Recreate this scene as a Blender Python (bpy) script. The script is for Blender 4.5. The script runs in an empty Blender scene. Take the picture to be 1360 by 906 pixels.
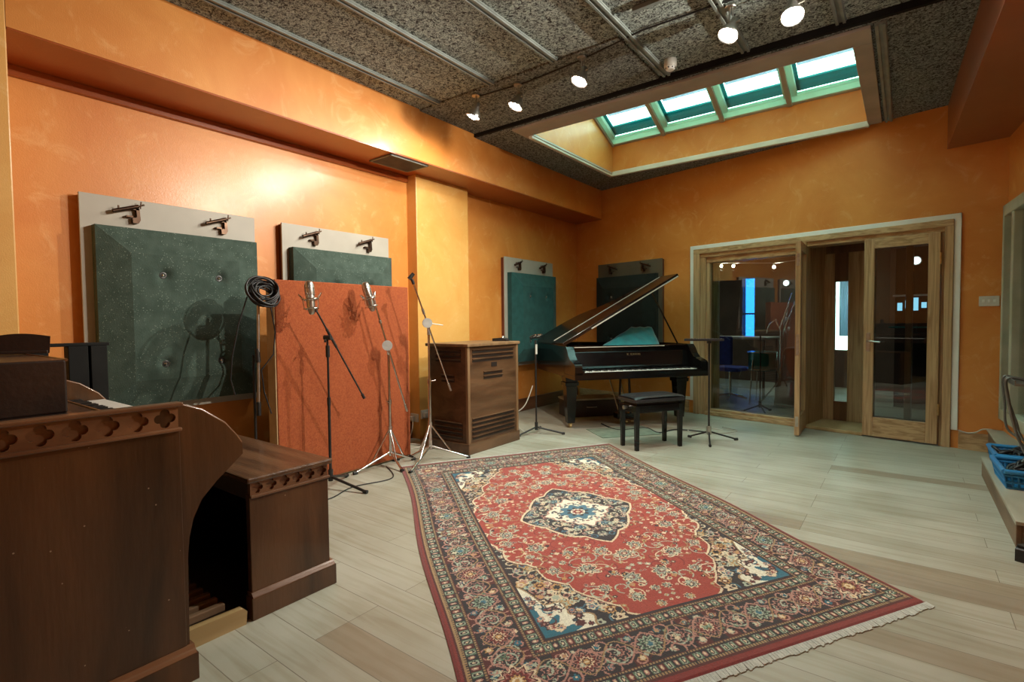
import bpy, math, random
import numpy as np
from mathutils import Vector, Matrix
from math import sin, cos, pi, radians, atan2, sqrt, hypot
random.seed(7)
S = bpy.context.scene
COL = S.collection

# ------------------------------------------------------------------ materials
def node_mat(name):
    m = bpy.data.materials.new(name); m.use_nodes = True
    nt = m.node_tree; nt.nodes.clear()
    out = nt.nodes.new('ShaderNodeOutputMaterial')
    return m, nt, out
def L(nt, a, b): nt.links.new(a, b)
def mat(name, c1, c2=None, scale=4.0, rough=.5, metal=0.0, bump=0.0, bscale=None, detail=5,
        stretch=(1, 1, 1), coat=0.0, ramp=(.35, .65), spec=.5, speck=None, speck_scale=200, speck_t=.12,
        rough2=None, sheen=0.0, distort=0.0, coat_rough=.1):
    m, nt, out = node_mat(name)
    p = nt.nodes.new('ShaderNodeBsdfPrincipled'); L(nt, p.outputs[0], out.inputs[0])
    p.inputs['Metallic'].default_value = metal; p.inputs['Roughness'].default_value = rough
    p.inputs['Specular IOR Level'].default_value = spec
    p.inputs['Coat Weight'].default_value = coat; p.inputs['Coat Roughness'].default_value = coat_rough
    p.inputs['Sheen Weight'].default_value = sheen
    tc = nt.nodes.new('ShaderNodeTexCoord'); mp = nt.nodes.new('ShaderNodeMapping')
    mp.inputs['Scale'].default_value = stretch; L(nt, tc.outputs['Object'], mp.inputs[0])
    nz = nt.nodes.new('ShaderNodeTexNoise'); nz.inputs['Scale'].default_value = scale
    nz.inputs['Detail'].default_value = detail; nz.inputs['Distortion'].default_value = distort
    L(nt, mp.outputs[0], nz.inputs[0])
    cr = nt.nodes.new('ShaderNodeValToRGB')
    cr.color_ramp.elements[0].position = ramp[0]; cr.color_ramp.elements[1].position = ramp[1]
    cr.color_ramp.elements[0].color = (*c1, 1); cr.color_ramp.elements[1].color = (*(c2 or c1), 1)
    L(nt, nz.outputs[0], cr.inputs[0]); col = cr.outputs[0]
    if speck:
        vo = nt.nodes.new('ShaderNodeTexVoronoi'); vo.inputs['Scale'].default_value = speck_scale
        L(nt, tc.outputs['Object'], vo.inputs[0])
        lt = nt.nodes.new('ShaderNodeMath'); lt.operation = 'LESS_THAN'; lt.inputs[1].default_value = speck_t
        L(nt, vo.outputs['Distance'], lt.inputs[0])
        wn = nt.nodes.new('ShaderNodeTexNoise'); wn.inputs['Scale'].default_value = 9; wn.inputs['Detail'].default_value = 3
        L(nt, tc.outputs['Object'], wn.inputs[0])
        g = nt.nodes.new('ShaderNodeMath'); g.operation = 'GREATER_THAN'; g.inputs[1].default_value = .47
        L(nt, wn.outputs[0], g.inputs[0])
        mu = nt.nodes.new('ShaderNodeMath'); mu.operation = 'MULTIPLY'; L(nt, lt.outputs[0], mu.inputs[0]); L(nt, g.outputs[0], mu.inputs[1])
        mx = nt.nodes.new('ShaderNodeMix'); mx.data_type = 'RGBA'; L(nt, mu.outputs[0], mx.inputs[0])
        L(nt, col, mx.inputs[6]); mx.inputs[7].default_value = (*speck, 1); col = mx.outputs[2]
    L(nt, col, p.inputs['Base Color'])
    if rough2 is not None:
        mr = nt.nodes.new('ShaderNodeMapRange'); mr.inputs[1].default_value = .35; mr.inputs[2].default_value = .65
        mr.inputs[3].default_value = rough; mr.inputs[4].default_value = rough2
        L(nt, nz.outputs[0], mr.inputs[0]); L(nt, mr.outputs[0], p.inputs['Roughness'])
    if bump:
        bz = nt.nodes.new('ShaderNodeTexNoise'); bz.inputs['Scale'].default_value = bscale or scale * 6
        bz.inputs['Detail'].default_value = 6; L(nt, mp.outputs[0], bz.inputs[0])
        bp = nt.nodes.new('ShaderNodeBump'); bp.inputs['Strength'].default_value = bump
        bp.inputs['Distance'].default_value = .01
        L(nt, bz.outputs[0], bp.inputs['Height']); L(nt, bp.outputs[0], p.inputs['Normal'])
    return m
def emis(name, c, s):
    m, nt, out = node_mat(name); e = nt.nodes.new('ShaderNodeEmission')
    e.inputs[0].default_value = (*c, 1); e.inputs[1].default_value = s; L(nt, e.outputs[0], out.inputs[0]); return m
def glass(name, tint=(.9, .95, .93), refl=1.0, rough=0.0):
    m, nt, out = node_mat(name)
    t = nt.nodes.new('ShaderNodeBsdfTransparent'); t.inputs[0].default_value = (*tint, 1)
    g = nt.nodes.new('ShaderNodeBsdfGlossy'); g.inputs['Roughness'].default_value = rough
    f = nt.nodes.new('ShaderNodeLayerWeight'); f.inputs[0].default_value = .5
    pw = nt.nodes.new('ShaderNodeMath'); pw.operation = 'POWER'; pw.inputs[1].default_value = 4; L(nt, f.outputs['Facing'], pw.inputs[0])
    mu = nt.nodes.new('ShaderNodeMath'); mu.operation = 'MULTIPLY_ADD'; mu.inputs[1].default_value = refl * .9; mu.inputs[2].default_value = .04 * refl; mu.use_clamp = True
    L(nt, pw.outputs[0], mu.inputs[0])
    mx = nt.nodes.new('ShaderNodeMixShader'); L(nt, mu.outputs[0], mx.inputs[0])
    L(nt, t.outputs[0], mx.inputs[1]); L(nt, g.outputs[0], mx.inputs[2]); L(nt, mx.outputs[0], out.inputs[0]); return m

# burnt-orange hand-rubbed glaze: two noises, brushed strokes, lacquer gloss
def glaze(name, a, b, c, rough=.48):
    m, nt, out = node_mat(name)
    p = nt.nodes.new('ShaderNodeBsdfPrincipled'); L(nt, p.outputs[0], out.inputs[0])
    tc = nt.nodes.new('ShaderNodeTexCoord')
    n1 = nt.nodes.new('ShaderNodeTexNoise'); n1.inputs['Scale'].default_value = 1.3; n1.inputs['Detail'].default_value = 6
    n1.inputs['Roughness'].default_value = .62; n1.inputs['Distortion'].default_value = .8
    L(nt, tc.outputs['Object'], n1.inputs[0])
    r1 = nt.nodes.new('ShaderNodeValToRGB'); r1.color_ramp.elements[0].position = .3; r1.color_ramp.elements[1].position = .72
    r1.color_ramp.elements[0].color = (*a, 1); r1.color_ramp.elements[1].color = (*b, 1); L(nt, n1.outputs[0], r1.inputs[0])
    n2 = nt.nodes.new('ShaderNodeTexNoise'); n2.inputs['Scale'].default_value = 3.4; n2.inputs['Detail'].default_value = 9
    n2.inputs['Roughness'].default_value = .7; n2.inputs['Distortion'].default_value = 2.2
    L(nt, tc.outputs['Object'], n2.inputs[0])
    r2 = nt.nodes.new('ShaderNodeValToRGB'); r2.color_ramp.elements[0].position = .55; r2.color_ramp.elements[1].position = .78
    r2.color_ramp.elements[0].color = (0, 0, 0, 1); r2.color_ramp.elements[1].color = (.55, .55, .55, 1); L(nt, n2.outputs[0], r2.inputs[0])
    mx = nt.nodes.new('ShaderNodeMix'); mx.data_type = 'RGBA'; L(nt, r2.outputs[0], mx.inputs[0])
    L(nt, r1.outputs[0], mx.inputs[6]); mx.inputs[7].default_value = (*c, 1); L(nt, mx.outputs[2], p.inputs['Base Color'])
    p.inputs['Roughness'].default_value = rough
    p.inputs['Coat Weight'].default_value = .30; p.inputs['Coat Roughness'].default_value = .20
    n3 = nt.nodes.new('ShaderNodeTexNoise'); n3.inputs['Scale'].default_value = 150; n3.inputs['Detail'].default_value = 4
    L(nt, tc.outputs['Object'], n3.inputs[0])
    ad = nt.nodes.new('ShaderNodeMath'); ad.operation = 'ADD'; L(nt, n3.outputs[0], ad.inputs[0]); L(nt, n2.outputs[0], ad.inputs[1])
    bp = nt.nodes.new('ShaderNodeBump'); bp.inputs['Strength'].default_value = .28; bp.inputs['Distance'].default_value = .002
    L(nt, ad.outputs[0], bp.inputs['Height']); L(nt, bp.outputs[0], p.inputs['Normal']); L(nt, bp.outputs[0], p.inputs['Coat Normal'])
    return m

WALL = glaze('orange_glaze', (.58, .185, .026), (.71, .295, .064), (.82, .49, .20))
WALL_P = glaze('amber_glaze', (.66, .31, .065), (.77, .44, .13), (.84, .58, .27))
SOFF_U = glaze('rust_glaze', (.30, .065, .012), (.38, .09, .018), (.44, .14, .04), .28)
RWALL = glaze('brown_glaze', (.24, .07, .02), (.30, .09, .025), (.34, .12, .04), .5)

def acoustic(name, a, b, hole=(.012, .011, .01)):
    m, nt, out = node_mat(name)
    p = nt.nodes.new('ShaderNodeBsdfPrincipled'); L(nt, p.outputs[0], out.inputs[0]); p.inputs['Roughness'].default_value = .85
    tc = nt.nodes.new('ShaderNodeTexCoord')
    n = nt.nodes.new('ShaderNodeTexNoise'); n.inputs['Scale'].default_value = 50; n.inputs['Detail'].default_value = 5
    n.inputs['Roughness'].default_value = .75; n.inputs['Distortion'].default_value = 1.2; L(nt, tc.outputs['Object'], n.inputs[0])
    r = nt.nodes.new('ShaderNodeValToRGB'); e = r.color_ramp.elements
    e[0].position = .43; e[0].color = (*hole, 1); e[1].position = .53; e[1].color = (*a, 1)
    e2 = r.color_ramp.elements.new(.66); e2.color = (*b, 1); L(nt, n.outputs[0], r.inputs[0])
    L(nt, r.outputs[0], p.inputs['Base Color'])
    bp = nt.nodes.new('ShaderNodeBump'); bp.inputs['Strength'].default_value = .9; bp.inputs['Distance'].default_value = .012
    L(nt, n.outputs[0], bp.inputs['Height']); L(nt, bp.outputs[0], p.inputs['Normal']); return m
CEIL = acoustic('wood_wool_board', (.35, .415, .385), (.58, .67, .62))
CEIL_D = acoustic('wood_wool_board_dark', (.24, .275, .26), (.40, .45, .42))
BATT = mat('grey_batten', (.16, .185, .172), (.23, .26, .24), 8, .45, bump=.2)
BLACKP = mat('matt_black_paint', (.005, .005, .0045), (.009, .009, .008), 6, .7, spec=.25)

def floor_mat():
    m, nt, out = node_mat('maple_boards')
    p = nt.nodes.new('ShaderNodeBsdfPrincipled'); L(nt, p.outputs[0], out.inputs[0])
    tc = nt.nodes.new('ShaderNodeTexCoord'); mp = nt.nodes.new('ShaderNodeMapping')
    mp.inputs['Location'].default_value = (.45, -.0435, 0); L(nt, tc.outputs['Object'], mp.inputs[0])
    bk = nt.nodes.new('ShaderNodeTexBrick'); bk.offset = .37; bk.offset_frequency = 3; bk.squash = 1
    for k, v in (('Scale', 1), ('Mortar Size', .0016), ('Mortar Smooth', .3), ('Bias', 0), ('Brick Width', 1.25), ('Row Height', .1423)):
        bk.inputs[k].default_value = v
    bk.inputs['Color1'].default_value = (0, 0, 0, 1); bk.inputs['Color2'].default_value = (1, 1, 1, 1); bk.inputs['Mortar'].default_value = (.5, .5, .5, 1)
    L(nt, mp.outputs[0], bk.inputs[0])
    cr = nt.nodes.new('ShaderNodeValToRGB'); e = cr.color_ramp.elements
    e[0].position = 0; e[0].color = (.30, .26, .20, 1); e[1].position = 1; e[1].color = (.41, .41, .335, 1)
    for q, c in ((.05, (.32, .28, .21, 1)), (.09, (.375, .365, .295, 1)), (.75, (.43, .43, .36, 1))):
        x = e.new(q); x.color = c
    L(nt, bk.outputs['Color'], cr.inputs[0])
    mg = nt.nodes.new('ShaderNodeMapping'); mg.inputs['Scale'].default_value = (.7, 9, 1); L(nt, tc.outputs['Object'], mg.inputs[0])
    ng = nt.nodes.new('ShaderNodeTexNoise'); ng.inputs['Scale'].default_value = 3.2; ng.inputs['Detail'].default_value = 8; ng.inputs['Distortion'].default_value = .6
    L(nt, mg.outputs[0], ng.inputs[0])
    rg = nt.nodes.new('ShaderNodeValToRGB'); rg.color_ramp.elements[0].position = .3; rg.color_ramp.elements[0].color = (.80, .76, .68, 1)
    rg.color_ramp.elements[1].position = .55; rg.color_ramp.elements[1].color = (1, 1, 1, 1); L(nt, ng.outputs[0], rg.inputs[0])
    m1 = nt.nodes.new('ShaderNodeMix'); m1.data_type = 'RGBA'; m1.blend_type = 'MULTIPLY'; m1.inputs[0].default_value = .8
    L(nt, cr.outputs[0], m1.inputs[6]); L(nt, rg.outputs[0], m1.inputs[7])
    n2 = nt.nodes.new('ShaderNodeTexNoise'); n2.inputs['Scale'].default_value = 2.2; n2.inputs['Detail'].default_value = 7; L(nt, tc.outputs['Object'], n2.inputs[0])
    r2 = nt.nodes.new('ShaderNodeValToRGB'); r2.color_ramp.elements[0].position = .35; r2.color_ramp.elements[0].color = (.78, .78, .74, 1)
    r2.color_ramp.elements[1].position = .6; r2.color_ramp.elements[1].color = (1, 1, 1, 1); L(nt, n2.outputs[0], r2.inputs[0])
    m2 = nt.nodes.new('ShaderNodeMix'); m2.data_type = 'RGBA'; m2.blend_type = 'MULTIPLY'; m2.inputs[0].default_value = .8
    L(nt, m1.outputs[2], m2.inputs[6]); L(nt, r2.outputs[0], m2.inputs[7])
    # joints between boards, dark
    m3 = nt.nodes.new('ShaderNodeMix'); m3.data_type = 'RGBA'; L(nt, bk.outputs['Fac'], m3.inputs[0])
    L(nt, m2.outputs[2], m3.inputs[6]); m3.inputs[7].default_value = (.17, .15, .11, 1)
    # scratches and knots
    ms = nt.nodes.new('ShaderNodeMapping'); ms.inputs['Scale'].default_value = (2.2, 14, 1); ms.inputs['Rotation'].default_value = (0, 0, .25)
    L(nt, tc.outputs['Object'], ms.inputs[0])
    ns = nt.nodes.new('ShaderNodeTexNoise'); ns.inputs['Scale'].default_value = 2.6; ns.inputs['Detail'].default_value = 3; L(nt, ms.outputs[0], ns.inputs[0])
    rs = nt.nodes.new('ShaderNodeValToRGB'); rs.color_ramp.elements[0].position = .70; rs.color_ramp.elements[0].color = (0, 0, 0, 1)
    rs.color_ramp.elements[1].position = .78; rs.color_ramp.elements[1].color = (.6, .6, .6, 1); L(nt, ns.outputs[0], rs.inputs[0])
    m4 = nt.nodes.new('ShaderNodeMix'); m4.data_type = 'RGBA'; L(nt, rs.outputs[0], m4.inputs[0])
    L(nt, m3.outputs[2], m4.inputs[6]); m4.inputs[7].default_value = (.13, .10, .07, 1)
    L(nt, m4.outputs[2], p.inputs['Base Color'])
    mr = nt.nodes.new('ShaderNodeMapRange'); mr.inputs[3].default_value = .30; mr.inputs[4].default_value = .50; L(nt, n2.outputs[0], mr.inputs[0])
    L(nt, mr.outputs[0], p.inputs['Roughness'])
    bp = nt.nodes.new('ShaderNodeBump'); bp.inputs['Strength'].default_value = .25; bp.inputs['Distance'].default_value = .003; bp.invert = True
    L(nt, bk.outputs['Fac'], bp.inputs['Height']); L(nt, bp.outputs[0], p.inputs['Normal'])
    return m
FLOOR = floor_mat()
OAK = mat('dark_stained_oak', (.022, .010, .0045), (.105, .045, .017), 2.0, .28, stretch=(2.5, 2.5, .35), bump=.12, bscale=30, coat=.25, distort=.6,
          speck=(.34, .26, .18), speck_scale=22, speck_t=.05)
OAK_H = mat('dark_stained_oak_lying', (.045, .018, .007), (.13, .062, .028), 3, .34, stretch=(.5, 5, 5), bump=.2, bscale=30, coat=.25,
            speck=(.4, .3, .2), speck_scale=40, speck_t=.05)
OAK_T = mat('oak_trim', (.12, .052, .024), (.22, .105, .05), 3, .30, stretch=(3, .6, 3), bump=.1, coat=.3)
OAK_B = mat('oak_black', (.014, .008, .006), (.032, .017, .011), 3, .4, bump=.15, bscale=40, coat=.2)
LESL = mat('walnut_cabinet', (.060, .028, .012), (.14, .072, .034), 2.6, .38, stretch=(2, .6, 3.5), bump=.12, bscale=28, coat=.2, distort=.8)
LESL_L = mat('walnut_edge', (.16, .090, .042), (.27, .165, .085), 4, .4, stretch=(3, 3, .4), bump=.1)
LESL_D = mat('walnut_slot', (.012, .007, .005), (.02, .012, .008), 4, .6)
PINE = mat('varnished_pine', (.35, .215, .10), (.54, .37, .20), 3.2, .42, stretch=(10, 10, .4), bump=.15, bscale=22, distort=1.4, ramp=(.38, .58))
PINE_H = mat('varnished_pine_rail', (.35, .215, .10), (.54, .37, .20), 3.2, .42, stretch=(.4, 10, 10), bump=.15, bscale=22, distort=1.4, ramp=(.38, .58))
PINE_D = mat('dark_pine', (.10, .045, .02), (.19, .09, .04), 3, .45, stretch=(4, 4, .4))
SKIRT = mat('brown_skirting', (.10, .04, .018), (.20, .09, .042), 3, .4, stretch=(.6, .6, 3))
WHITE = mat('white_gloss_trim', (.78, .82, .79), (.84, .87, .84), 5, .35)
CREAM = mat('cream_trim', (.55, .54, .46), (.64, .62, .54), 5, .4)
TAUPE = mat('taupe_frame', (.33, .29, .245), (.41, .36, .31), 4, .45)
SAGE = mat('pale_sage_frame', (.36, .38, .28), (.46, .48, .37), 5, .45, bump=.1)
def acrylic(name, c, k_):
    m, nt, out = node_mat(name); d = nt.nodes.new('ShaderNodeBsdfDiffuse'); d.inputs[0].default_value = (*c, 1)
    t_ = nt.nodes.new('ShaderNodeBsdfTranslucent'); t_.inputs[0].default_value = (*c, 1); mx = nt.nodes.new('ShaderNodeMixShader')
    nz = nt.nodes.new('ShaderNodeTexNoise'); nz.inputs['Scale'].default_value = 6; mr = nt.nodes.new('ShaderNodeMapRange'); mr.inputs[3].default_value = k_ - .1; mr.inputs[4].default_value = k_ + .1
    L(nt, nz.outputs[0], mr.inputs[0]); L(nt, mr.outputs[0], mx.inputs[0]); L(nt, d.outputs[0], mx.inputs[1]); L(nt, t_.outputs[0], mx.inputs[2]); L(nt, mx.outputs[0], out.inputs[0]); return m
PALEG = acrylic('pale_green_acrylic', (.56, .70, .58), .5)
TEALP = acrylic('teal_acrylic_strip', (.025, .24, .25), .42)
LAVEN = acrylic('pale_lavender_acrylic', (.62, .62, .70), .45)

BOARD = mat('grey_beige_board', (.36, .335, .28), (.42, .39, .33), 3, .55)
BOARD_S = mat('red_brown_edge', (.10, .024, .010), (.15, .038, .015), 4, .5)
FOAM = mat('green_felt_foam', (.036, .062, .048), (.056, .088, .070), 14, .95, bump=.3, bscale=160, sheen=.05,
           speck=(.36, .44, .36), speck_scale=88, speck_t=.14)
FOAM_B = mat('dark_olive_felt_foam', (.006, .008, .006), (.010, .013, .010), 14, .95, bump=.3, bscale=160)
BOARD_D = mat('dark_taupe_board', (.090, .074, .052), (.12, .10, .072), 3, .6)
FOAM_T = mat('teal_felt_foam', (.010, .058, .056), (.015, .080, .075), 14, .95, bump=.3, bscale=160, sheen=.05)
BRONZE = mat('dark_bronze', (.05, .028, .018), (.09, .05, .03), 20, .35, metal=.8)
CHROME = mat('chrome', (.62, .62, .60), (.75, .75, .73), 20, .16, metal=1)
SATIN = mat('satin_nickel', (.48, .48, .45), (.60, .59, .55), 30, .32, metal=1)
ZINC = mat('cast_zinc', (.52, .54, .52), (.64, .66, .63), 20, .5, metal=.55)
GUN = mat('dark_metal', (.05, .05, .05), (.08, .08, .08), 20, .35, metal=.7)
BLACKM = mat('black_metal', (.012, .012, .012), (.022, .022, .022), 20, .35)
RUBBER = mat('black_rubber', (.012, .012, .012), (.02, .02, .02), 20, .6)
CABLE = mat('black_cable', (.010, .010, .011), (.02, .02, .021), 20, .45)
CABLE_W = mat('off_white_cable', (.45, .42, .36), (.55, .52, .45), 20, .5)
GOBO = mat('rust_fabric', (.29, .058, .015), (.385, .092, .024), 90, .95, bump=.5, bscale=320, sheen=.03)
BEIGE = mat('beige_ply_edge', (.50, .34, .17), (.60, .43, .23), 8, .55)
LACQ = mat('black_piano_lacquer', (.003, .003, .0035), (.005, .005, .005), 3, .14, coat=.12, coat_rough=.04, spec=.35)
LACQ_L = mat('brown_black_lid', (.012, .006, .004), (.020, .010, .007), 2, .2, coat=.15, coat_rough=.05, spec=.4)
EDGE_GLINT = mat('painted_edge_glint', (.55, .50, .43), (.66, .62, .55), 20, .35)  # pale colour stands in for glints along the lacquered edges
IVORY = mat('ivory_key', (.70, .68, .62), (.76, .74, .68), 10, .25)
EBONY = mat('ebony_key', (.006, .006, .006), None, 10, .3)
PLATE = mat('bronze_iron_plate', (.20, .12, .03), (.28, .17, .05), 6, .4, metal=.6)
BRASS = mat('brass', (.48, .36, .17), (.60, .46, .24), 20, .3, metal=1)
LEATH = mat('black_leather', (.016, .016, .018), (.028, .028, .03), 30, .33, bump=.3, bscale=90)
TEALC = mat('teal_sheet', (.008, .22, .25), (.014, .30, .34), 12, .8, bump=.2, bscale=60, sheen=.4)
PLAST = mat('white_plastic', (.60, .60, .54), (.66, .66, .60), 10, .35)
BLUEP = mat('blue_plastic', (.015, .17, .42), (.03, .24, .52), 8, .35)
BLUEC = mat('blue_cloth', (.012, .025, .20), (.02, .04, .30), 20, .8)
GREYM = mat('grey_steel_tray', (.10, .11, .10), (.16, .17, .15), 10, .4, metal=.5)
PLY = mat('worn_plywood', (.10, .062, .036), (.24, .155, .09), 3, .5, stretch=(2, .4, 2), bump=.15)
PLY_T = mat('worn_grey_board', (.30, .29, .22), (.42, .41, .33), 4, .5, stretch=(2, .5, 2))
GREYS = mat('dusty_grey_board', (.10, .105, .09), (.17, .175, .15), 9, .7)
YWOOD = mat('pale_pedal_wood', (.36, .25, .11), (.50, .37, .19), 5, .45, stretch=(2, .5, 2))
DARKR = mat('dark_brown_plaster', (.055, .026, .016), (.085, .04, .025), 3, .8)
def curtain_mat():
    m, nt, out = node_mat('pale_curtain'); d = nt.nodes.new('ShaderNodeBsdfDiffuse'); d.inputs[0].default_value = (.6, .68, .76, 1)
    t_ = nt.nodes.new('ShaderNodeBsdfTranslucent'); t_.inputs[0].default_value = (.55, .66, .78, 1)
    nz = nt.nodes.new('ShaderNodeTexNoise'); nz.inputs['Scale'].default_value = 12; mx = nt.nodes.new('ShaderNodeMixShader'); mr = nt.nodes.new('ShaderNodeMapRange')
    mr.inputs[3].default_value = .5; mr.inputs[4].default_value = .8; L(nt, nz.outputs[0], mr.inputs[0]); L(nt, mr.outputs[0], mx.inputs[0])
    L(nt, d.outputs[0], mx.inputs[1]); L(nt, t_.outputs[0], mx.inputs[2]); L(nt, mx.outputs[0], out.inputs[0]); return m
CURT = curtain_mat()
VENT = mat('grey_vent', (.10, .10, .10), (.15, .15, .15), 10, .5)
FRING = mat('white_fringe', (.42, .45, .41), (.54, .57, .52), 60, .9, bump=.4, bscale=200)
GLASS = glass('window_glass', (.80, .86, .84), 1.5)
GLASS_D = glass('dim_glass', (.62, .70, .69), 1.7)
GLASS_S = glass('skylight_glass', (.86, .97, .95), 1.0)
GLASS_B = glass('blue_glass', (.16, .42, .95), .5)
WARM = emis('lit_warm_bulb', (1, .82, .66), 60)
BULB = emis('lit_lamp_face', (1, .97, .90), 90)

# ------------------------------------------------------------------ mesh helpers
class MB:
    def __init__(s): s.v = []; s.f = []; s.sm = []; s.M = Matrix.Identity(4)
    def at(s, M): s.M = M; return s
    def add(s, vs, fs, smooth=False):
        b = len(s.v); s.v += [tuple(s.M @ Vector(p)) for p in vs]
        s.f += [tuple(b + i for i in f) for f in fs]; s.sm += [smooth] * len(fs); return s
    def box(s, a, b):
        x0, x1 = sorted((a[0], b[0])); y0, y1 = sorted((a[1], b[1])); z0, z1 = sorted((a[2], b[2]))
        return s.add([(x0, y0, z0), (x1, y0, z0), (x1, y1, z0), (x0, y1, z0), (x0, y0, z1), (x1, y0, z1), (x1, y1, z1), (x0, y1, z1)],
                     [(0, 3, 2, 1), (4, 5, 6, 7), (0, 1, 5, 4), (1, 2, 6, 5), (2, 3, 7, 6), (3, 0, 4, 7)])
    def prism(s, poly, h0, h1, axis='z', smooth=False):
        n = len(poly)
        A = sum(poly[i][0] * poly[(i + 1) % n][1] - poly[(i + 1) % n][0] * poly[i][1] for i in range(n))
        flip = (A < 0) != (axis == 'y')
        if flip: poly = poly[::-1]
        def P(u, v, h): return (u, v, h) if axis == 'z' else ((h, u, v) if axis == 'x' else (u, h, v))
        vs = [P(u, v, h0) for u, v in poly] + [P(u, v, h1) for u, v in poly]
        fs = [tuple(range(n))[::-1], tuple(range(n, 2 * n))]
        s.add(vs, fs)
        s.add(vs, [(i, (i + 1) % n, n + (i + 1) % n, n + i) for i in range(n)], smooth); return s
    def tube(s, pts, r, n=8, cap=True, smooth=True):
        pts = [Vector(p) for p in pts]; rr = r if isinstance(r, (list, tuple)) else [r] * len(pts)
        vs = []; up = None
        for i, p in enumerate(pts):
            t = (pts[min(i + 1, len(pts) - 1)] - pts[max(i - 1, 0)])
            t = t.normalized() if t.length > 1e-9 else Vector((0, 0, 1))
            if up is None:
                up = Vector((0, 0, 1)) if abs(t.z) < .9 else Vector((1, 0, 0))
            a = t.cross(up)
            if a.length < 1e-6: a = t.orthogonal()
            a.normalize(); b = t.cross(a).normalized(); up = a.cross(t).normalized()
            for k in range(n):
                q = 2 * pi * k / n; vs.append(tuple(p + (a * cos(q) + b * sin(q)) * rr[i]))
        fs = [(i * n + k, i * n + (k + 1) % n, (i + 1) * n + (k + 1) % n, (i + 1) * n + k) for i in range(len(pts) - 1) for k in range(n)]
        s.add(vs, fs, smooth)
        if cap: s.add(vs, [tuple(range(n))[::-1], tuple((len(pts) - 1) * n + k for k in range(n))])
        return s
    def lathe(s, prof, n=16, c=(0, 0, 0), smooth=True):
        vs = []
        for r, z in prof:
            for k in range(n): vs.append((c[0] + r * cos(2 * pi * k / n), c[1] + r * sin(2 * pi * k / n), c[2] + z))
        m = len(prof)
        fs = [(i * n + k, i * n + (k + 1) % n, (i + 1) * n + (k + 1) % n, (i + 1) * n + k) for i in range(m - 1) for k in range(n)]
        s.add(vs, fs, smooth); s.add(vs, [tuple(range(n))[::-1], tuple((m - 1) * n + k for k in range(n))]); return s
    def torus(s, c, R, r, n=20, m=6, M=None):
        M = M or Matrix.Identity(4); pts = [Vector(c) + (M @ Vector((R * cos(2 * pi * k / n), R * sin(2 * pi * k / n), 0))) for k in range(n + 1)]
        return s.tube(pts, r, m, cap=False)
def build(name, mb, m, parent=None, bevel=0, inv=None, seg=2):
    vs = mb.v
    if inv is not None: vs = [tuple(inv @ Vector(p)) for p in vs]
    me = bpy.data.meshes.new(name); me.from_pydata(vs, [], mb.f); me.validate(); me.update()
    if len(me.polygons) == len(mb.sm): me.polygons.foreach_set('use_smooth', mb.sm)
    me.materials.append(m)
    o = bpy.data.objects.new(name, me); COL.objects.link(o)
    if parent: o.parent = parent
    if bevel:
        b = o.modifiers.new('bevel', 'BEVEL'); b.width = bevel; b.segments = seg; b.limit_method = 'ANGLE'; b.angle_limit = radians(40)
    return o
def tag(o, label=None, cat=None, group=None, kind=None):
    if label: o['label'] = label
    if cat: o['category'] = cat
    if group: o['group'] = group
    if kind: o['kind'] = kind
    return o
class Thing:
    """an Empty at the thing's base; parts are given in world (w=True) or local coordinates"""
    def __init__(s, name, label, cat, loc=(0, 0, 0), rz=0, group=None, kind=None):
        s.o = bpy.data.objects.new(name, None); COL.objects.link(s.o); s.o.empty_display_size = .1
        s.o.location = loc; s.o.rotation_euler = (0, 0, rz); tag(s.o, label, cat, group, kind)
        s.M = Matrix.Translation(loc) @ Matrix.Rotation(rz, 4, 'Z'); s.inv = s.M.inverted()
    def part(s, name, mb, m, bevel=0, w=True, parent=None, label=None):
        o = build(name, mb, m, parent or s.o, bevel, s.inv if w else None)
        if label: o['label'] = label
        return o
def struct(name, mb, m, bevel=0, label=None, cat=None):
    o = build(name, mb, m, None, bevel); tag(o, label, cat, None, 'structure'); return o
def copy_tree(o, parent=None):
    c = o.copy(); COL.objects.link(c); c.parent = parent
    for ch in list(o.children): copy_tree(ch, c)
    return c

# ------------------------------------------------------------------ room
B = radians(11.307); D = 5.93
BM = Matrix.Rotation(-B, 4, 'Z')                # far wall frame: local (along, depth, z)
def bw(s, d, z=0): return BM @ Vector((s, d, z))
CZ, RZ = 3.05, 3.0
def by(x): return (D - x * sin(B)) / cos(B)     # y of the far wall at x

struct('floor', MB().box((-6.2, -1.7, -.06), (1.9, 10.9, 0)), FLOOR, label='pale scuffed maple floorboards', cat='floor')
struct('wall_left', MB().prism([(-4.1, -1.7), (-3.95, -1.7), (-3.95, by(-3.95)), (-4.1, by(-4.1))], 0, 3.3), WALL, label='long orange glazed wall', cat='wall')
struct('wall_front', MB().box((-4.1, -1.7, 0), (1.9, -1.55, 3.3)), WALL, label='orange wall behind the organ console', cat='wall')
# left pillar flush with soffit, and the shallow pillar
struct('trim_1', MB().box((-3.97, -1.6, 0), (-3.48, .583, 3.07)), WALL_P, .006, 'orange pilaster at the near left corner', 'pilaster')
struct('trim_2', MB().box((-3.97, 3.52, 0), (-3.815, 4.27, 2.6)), WALL_P, .004, 'shallow amber pilaster beside the cabinet', 'pilaster')
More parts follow.
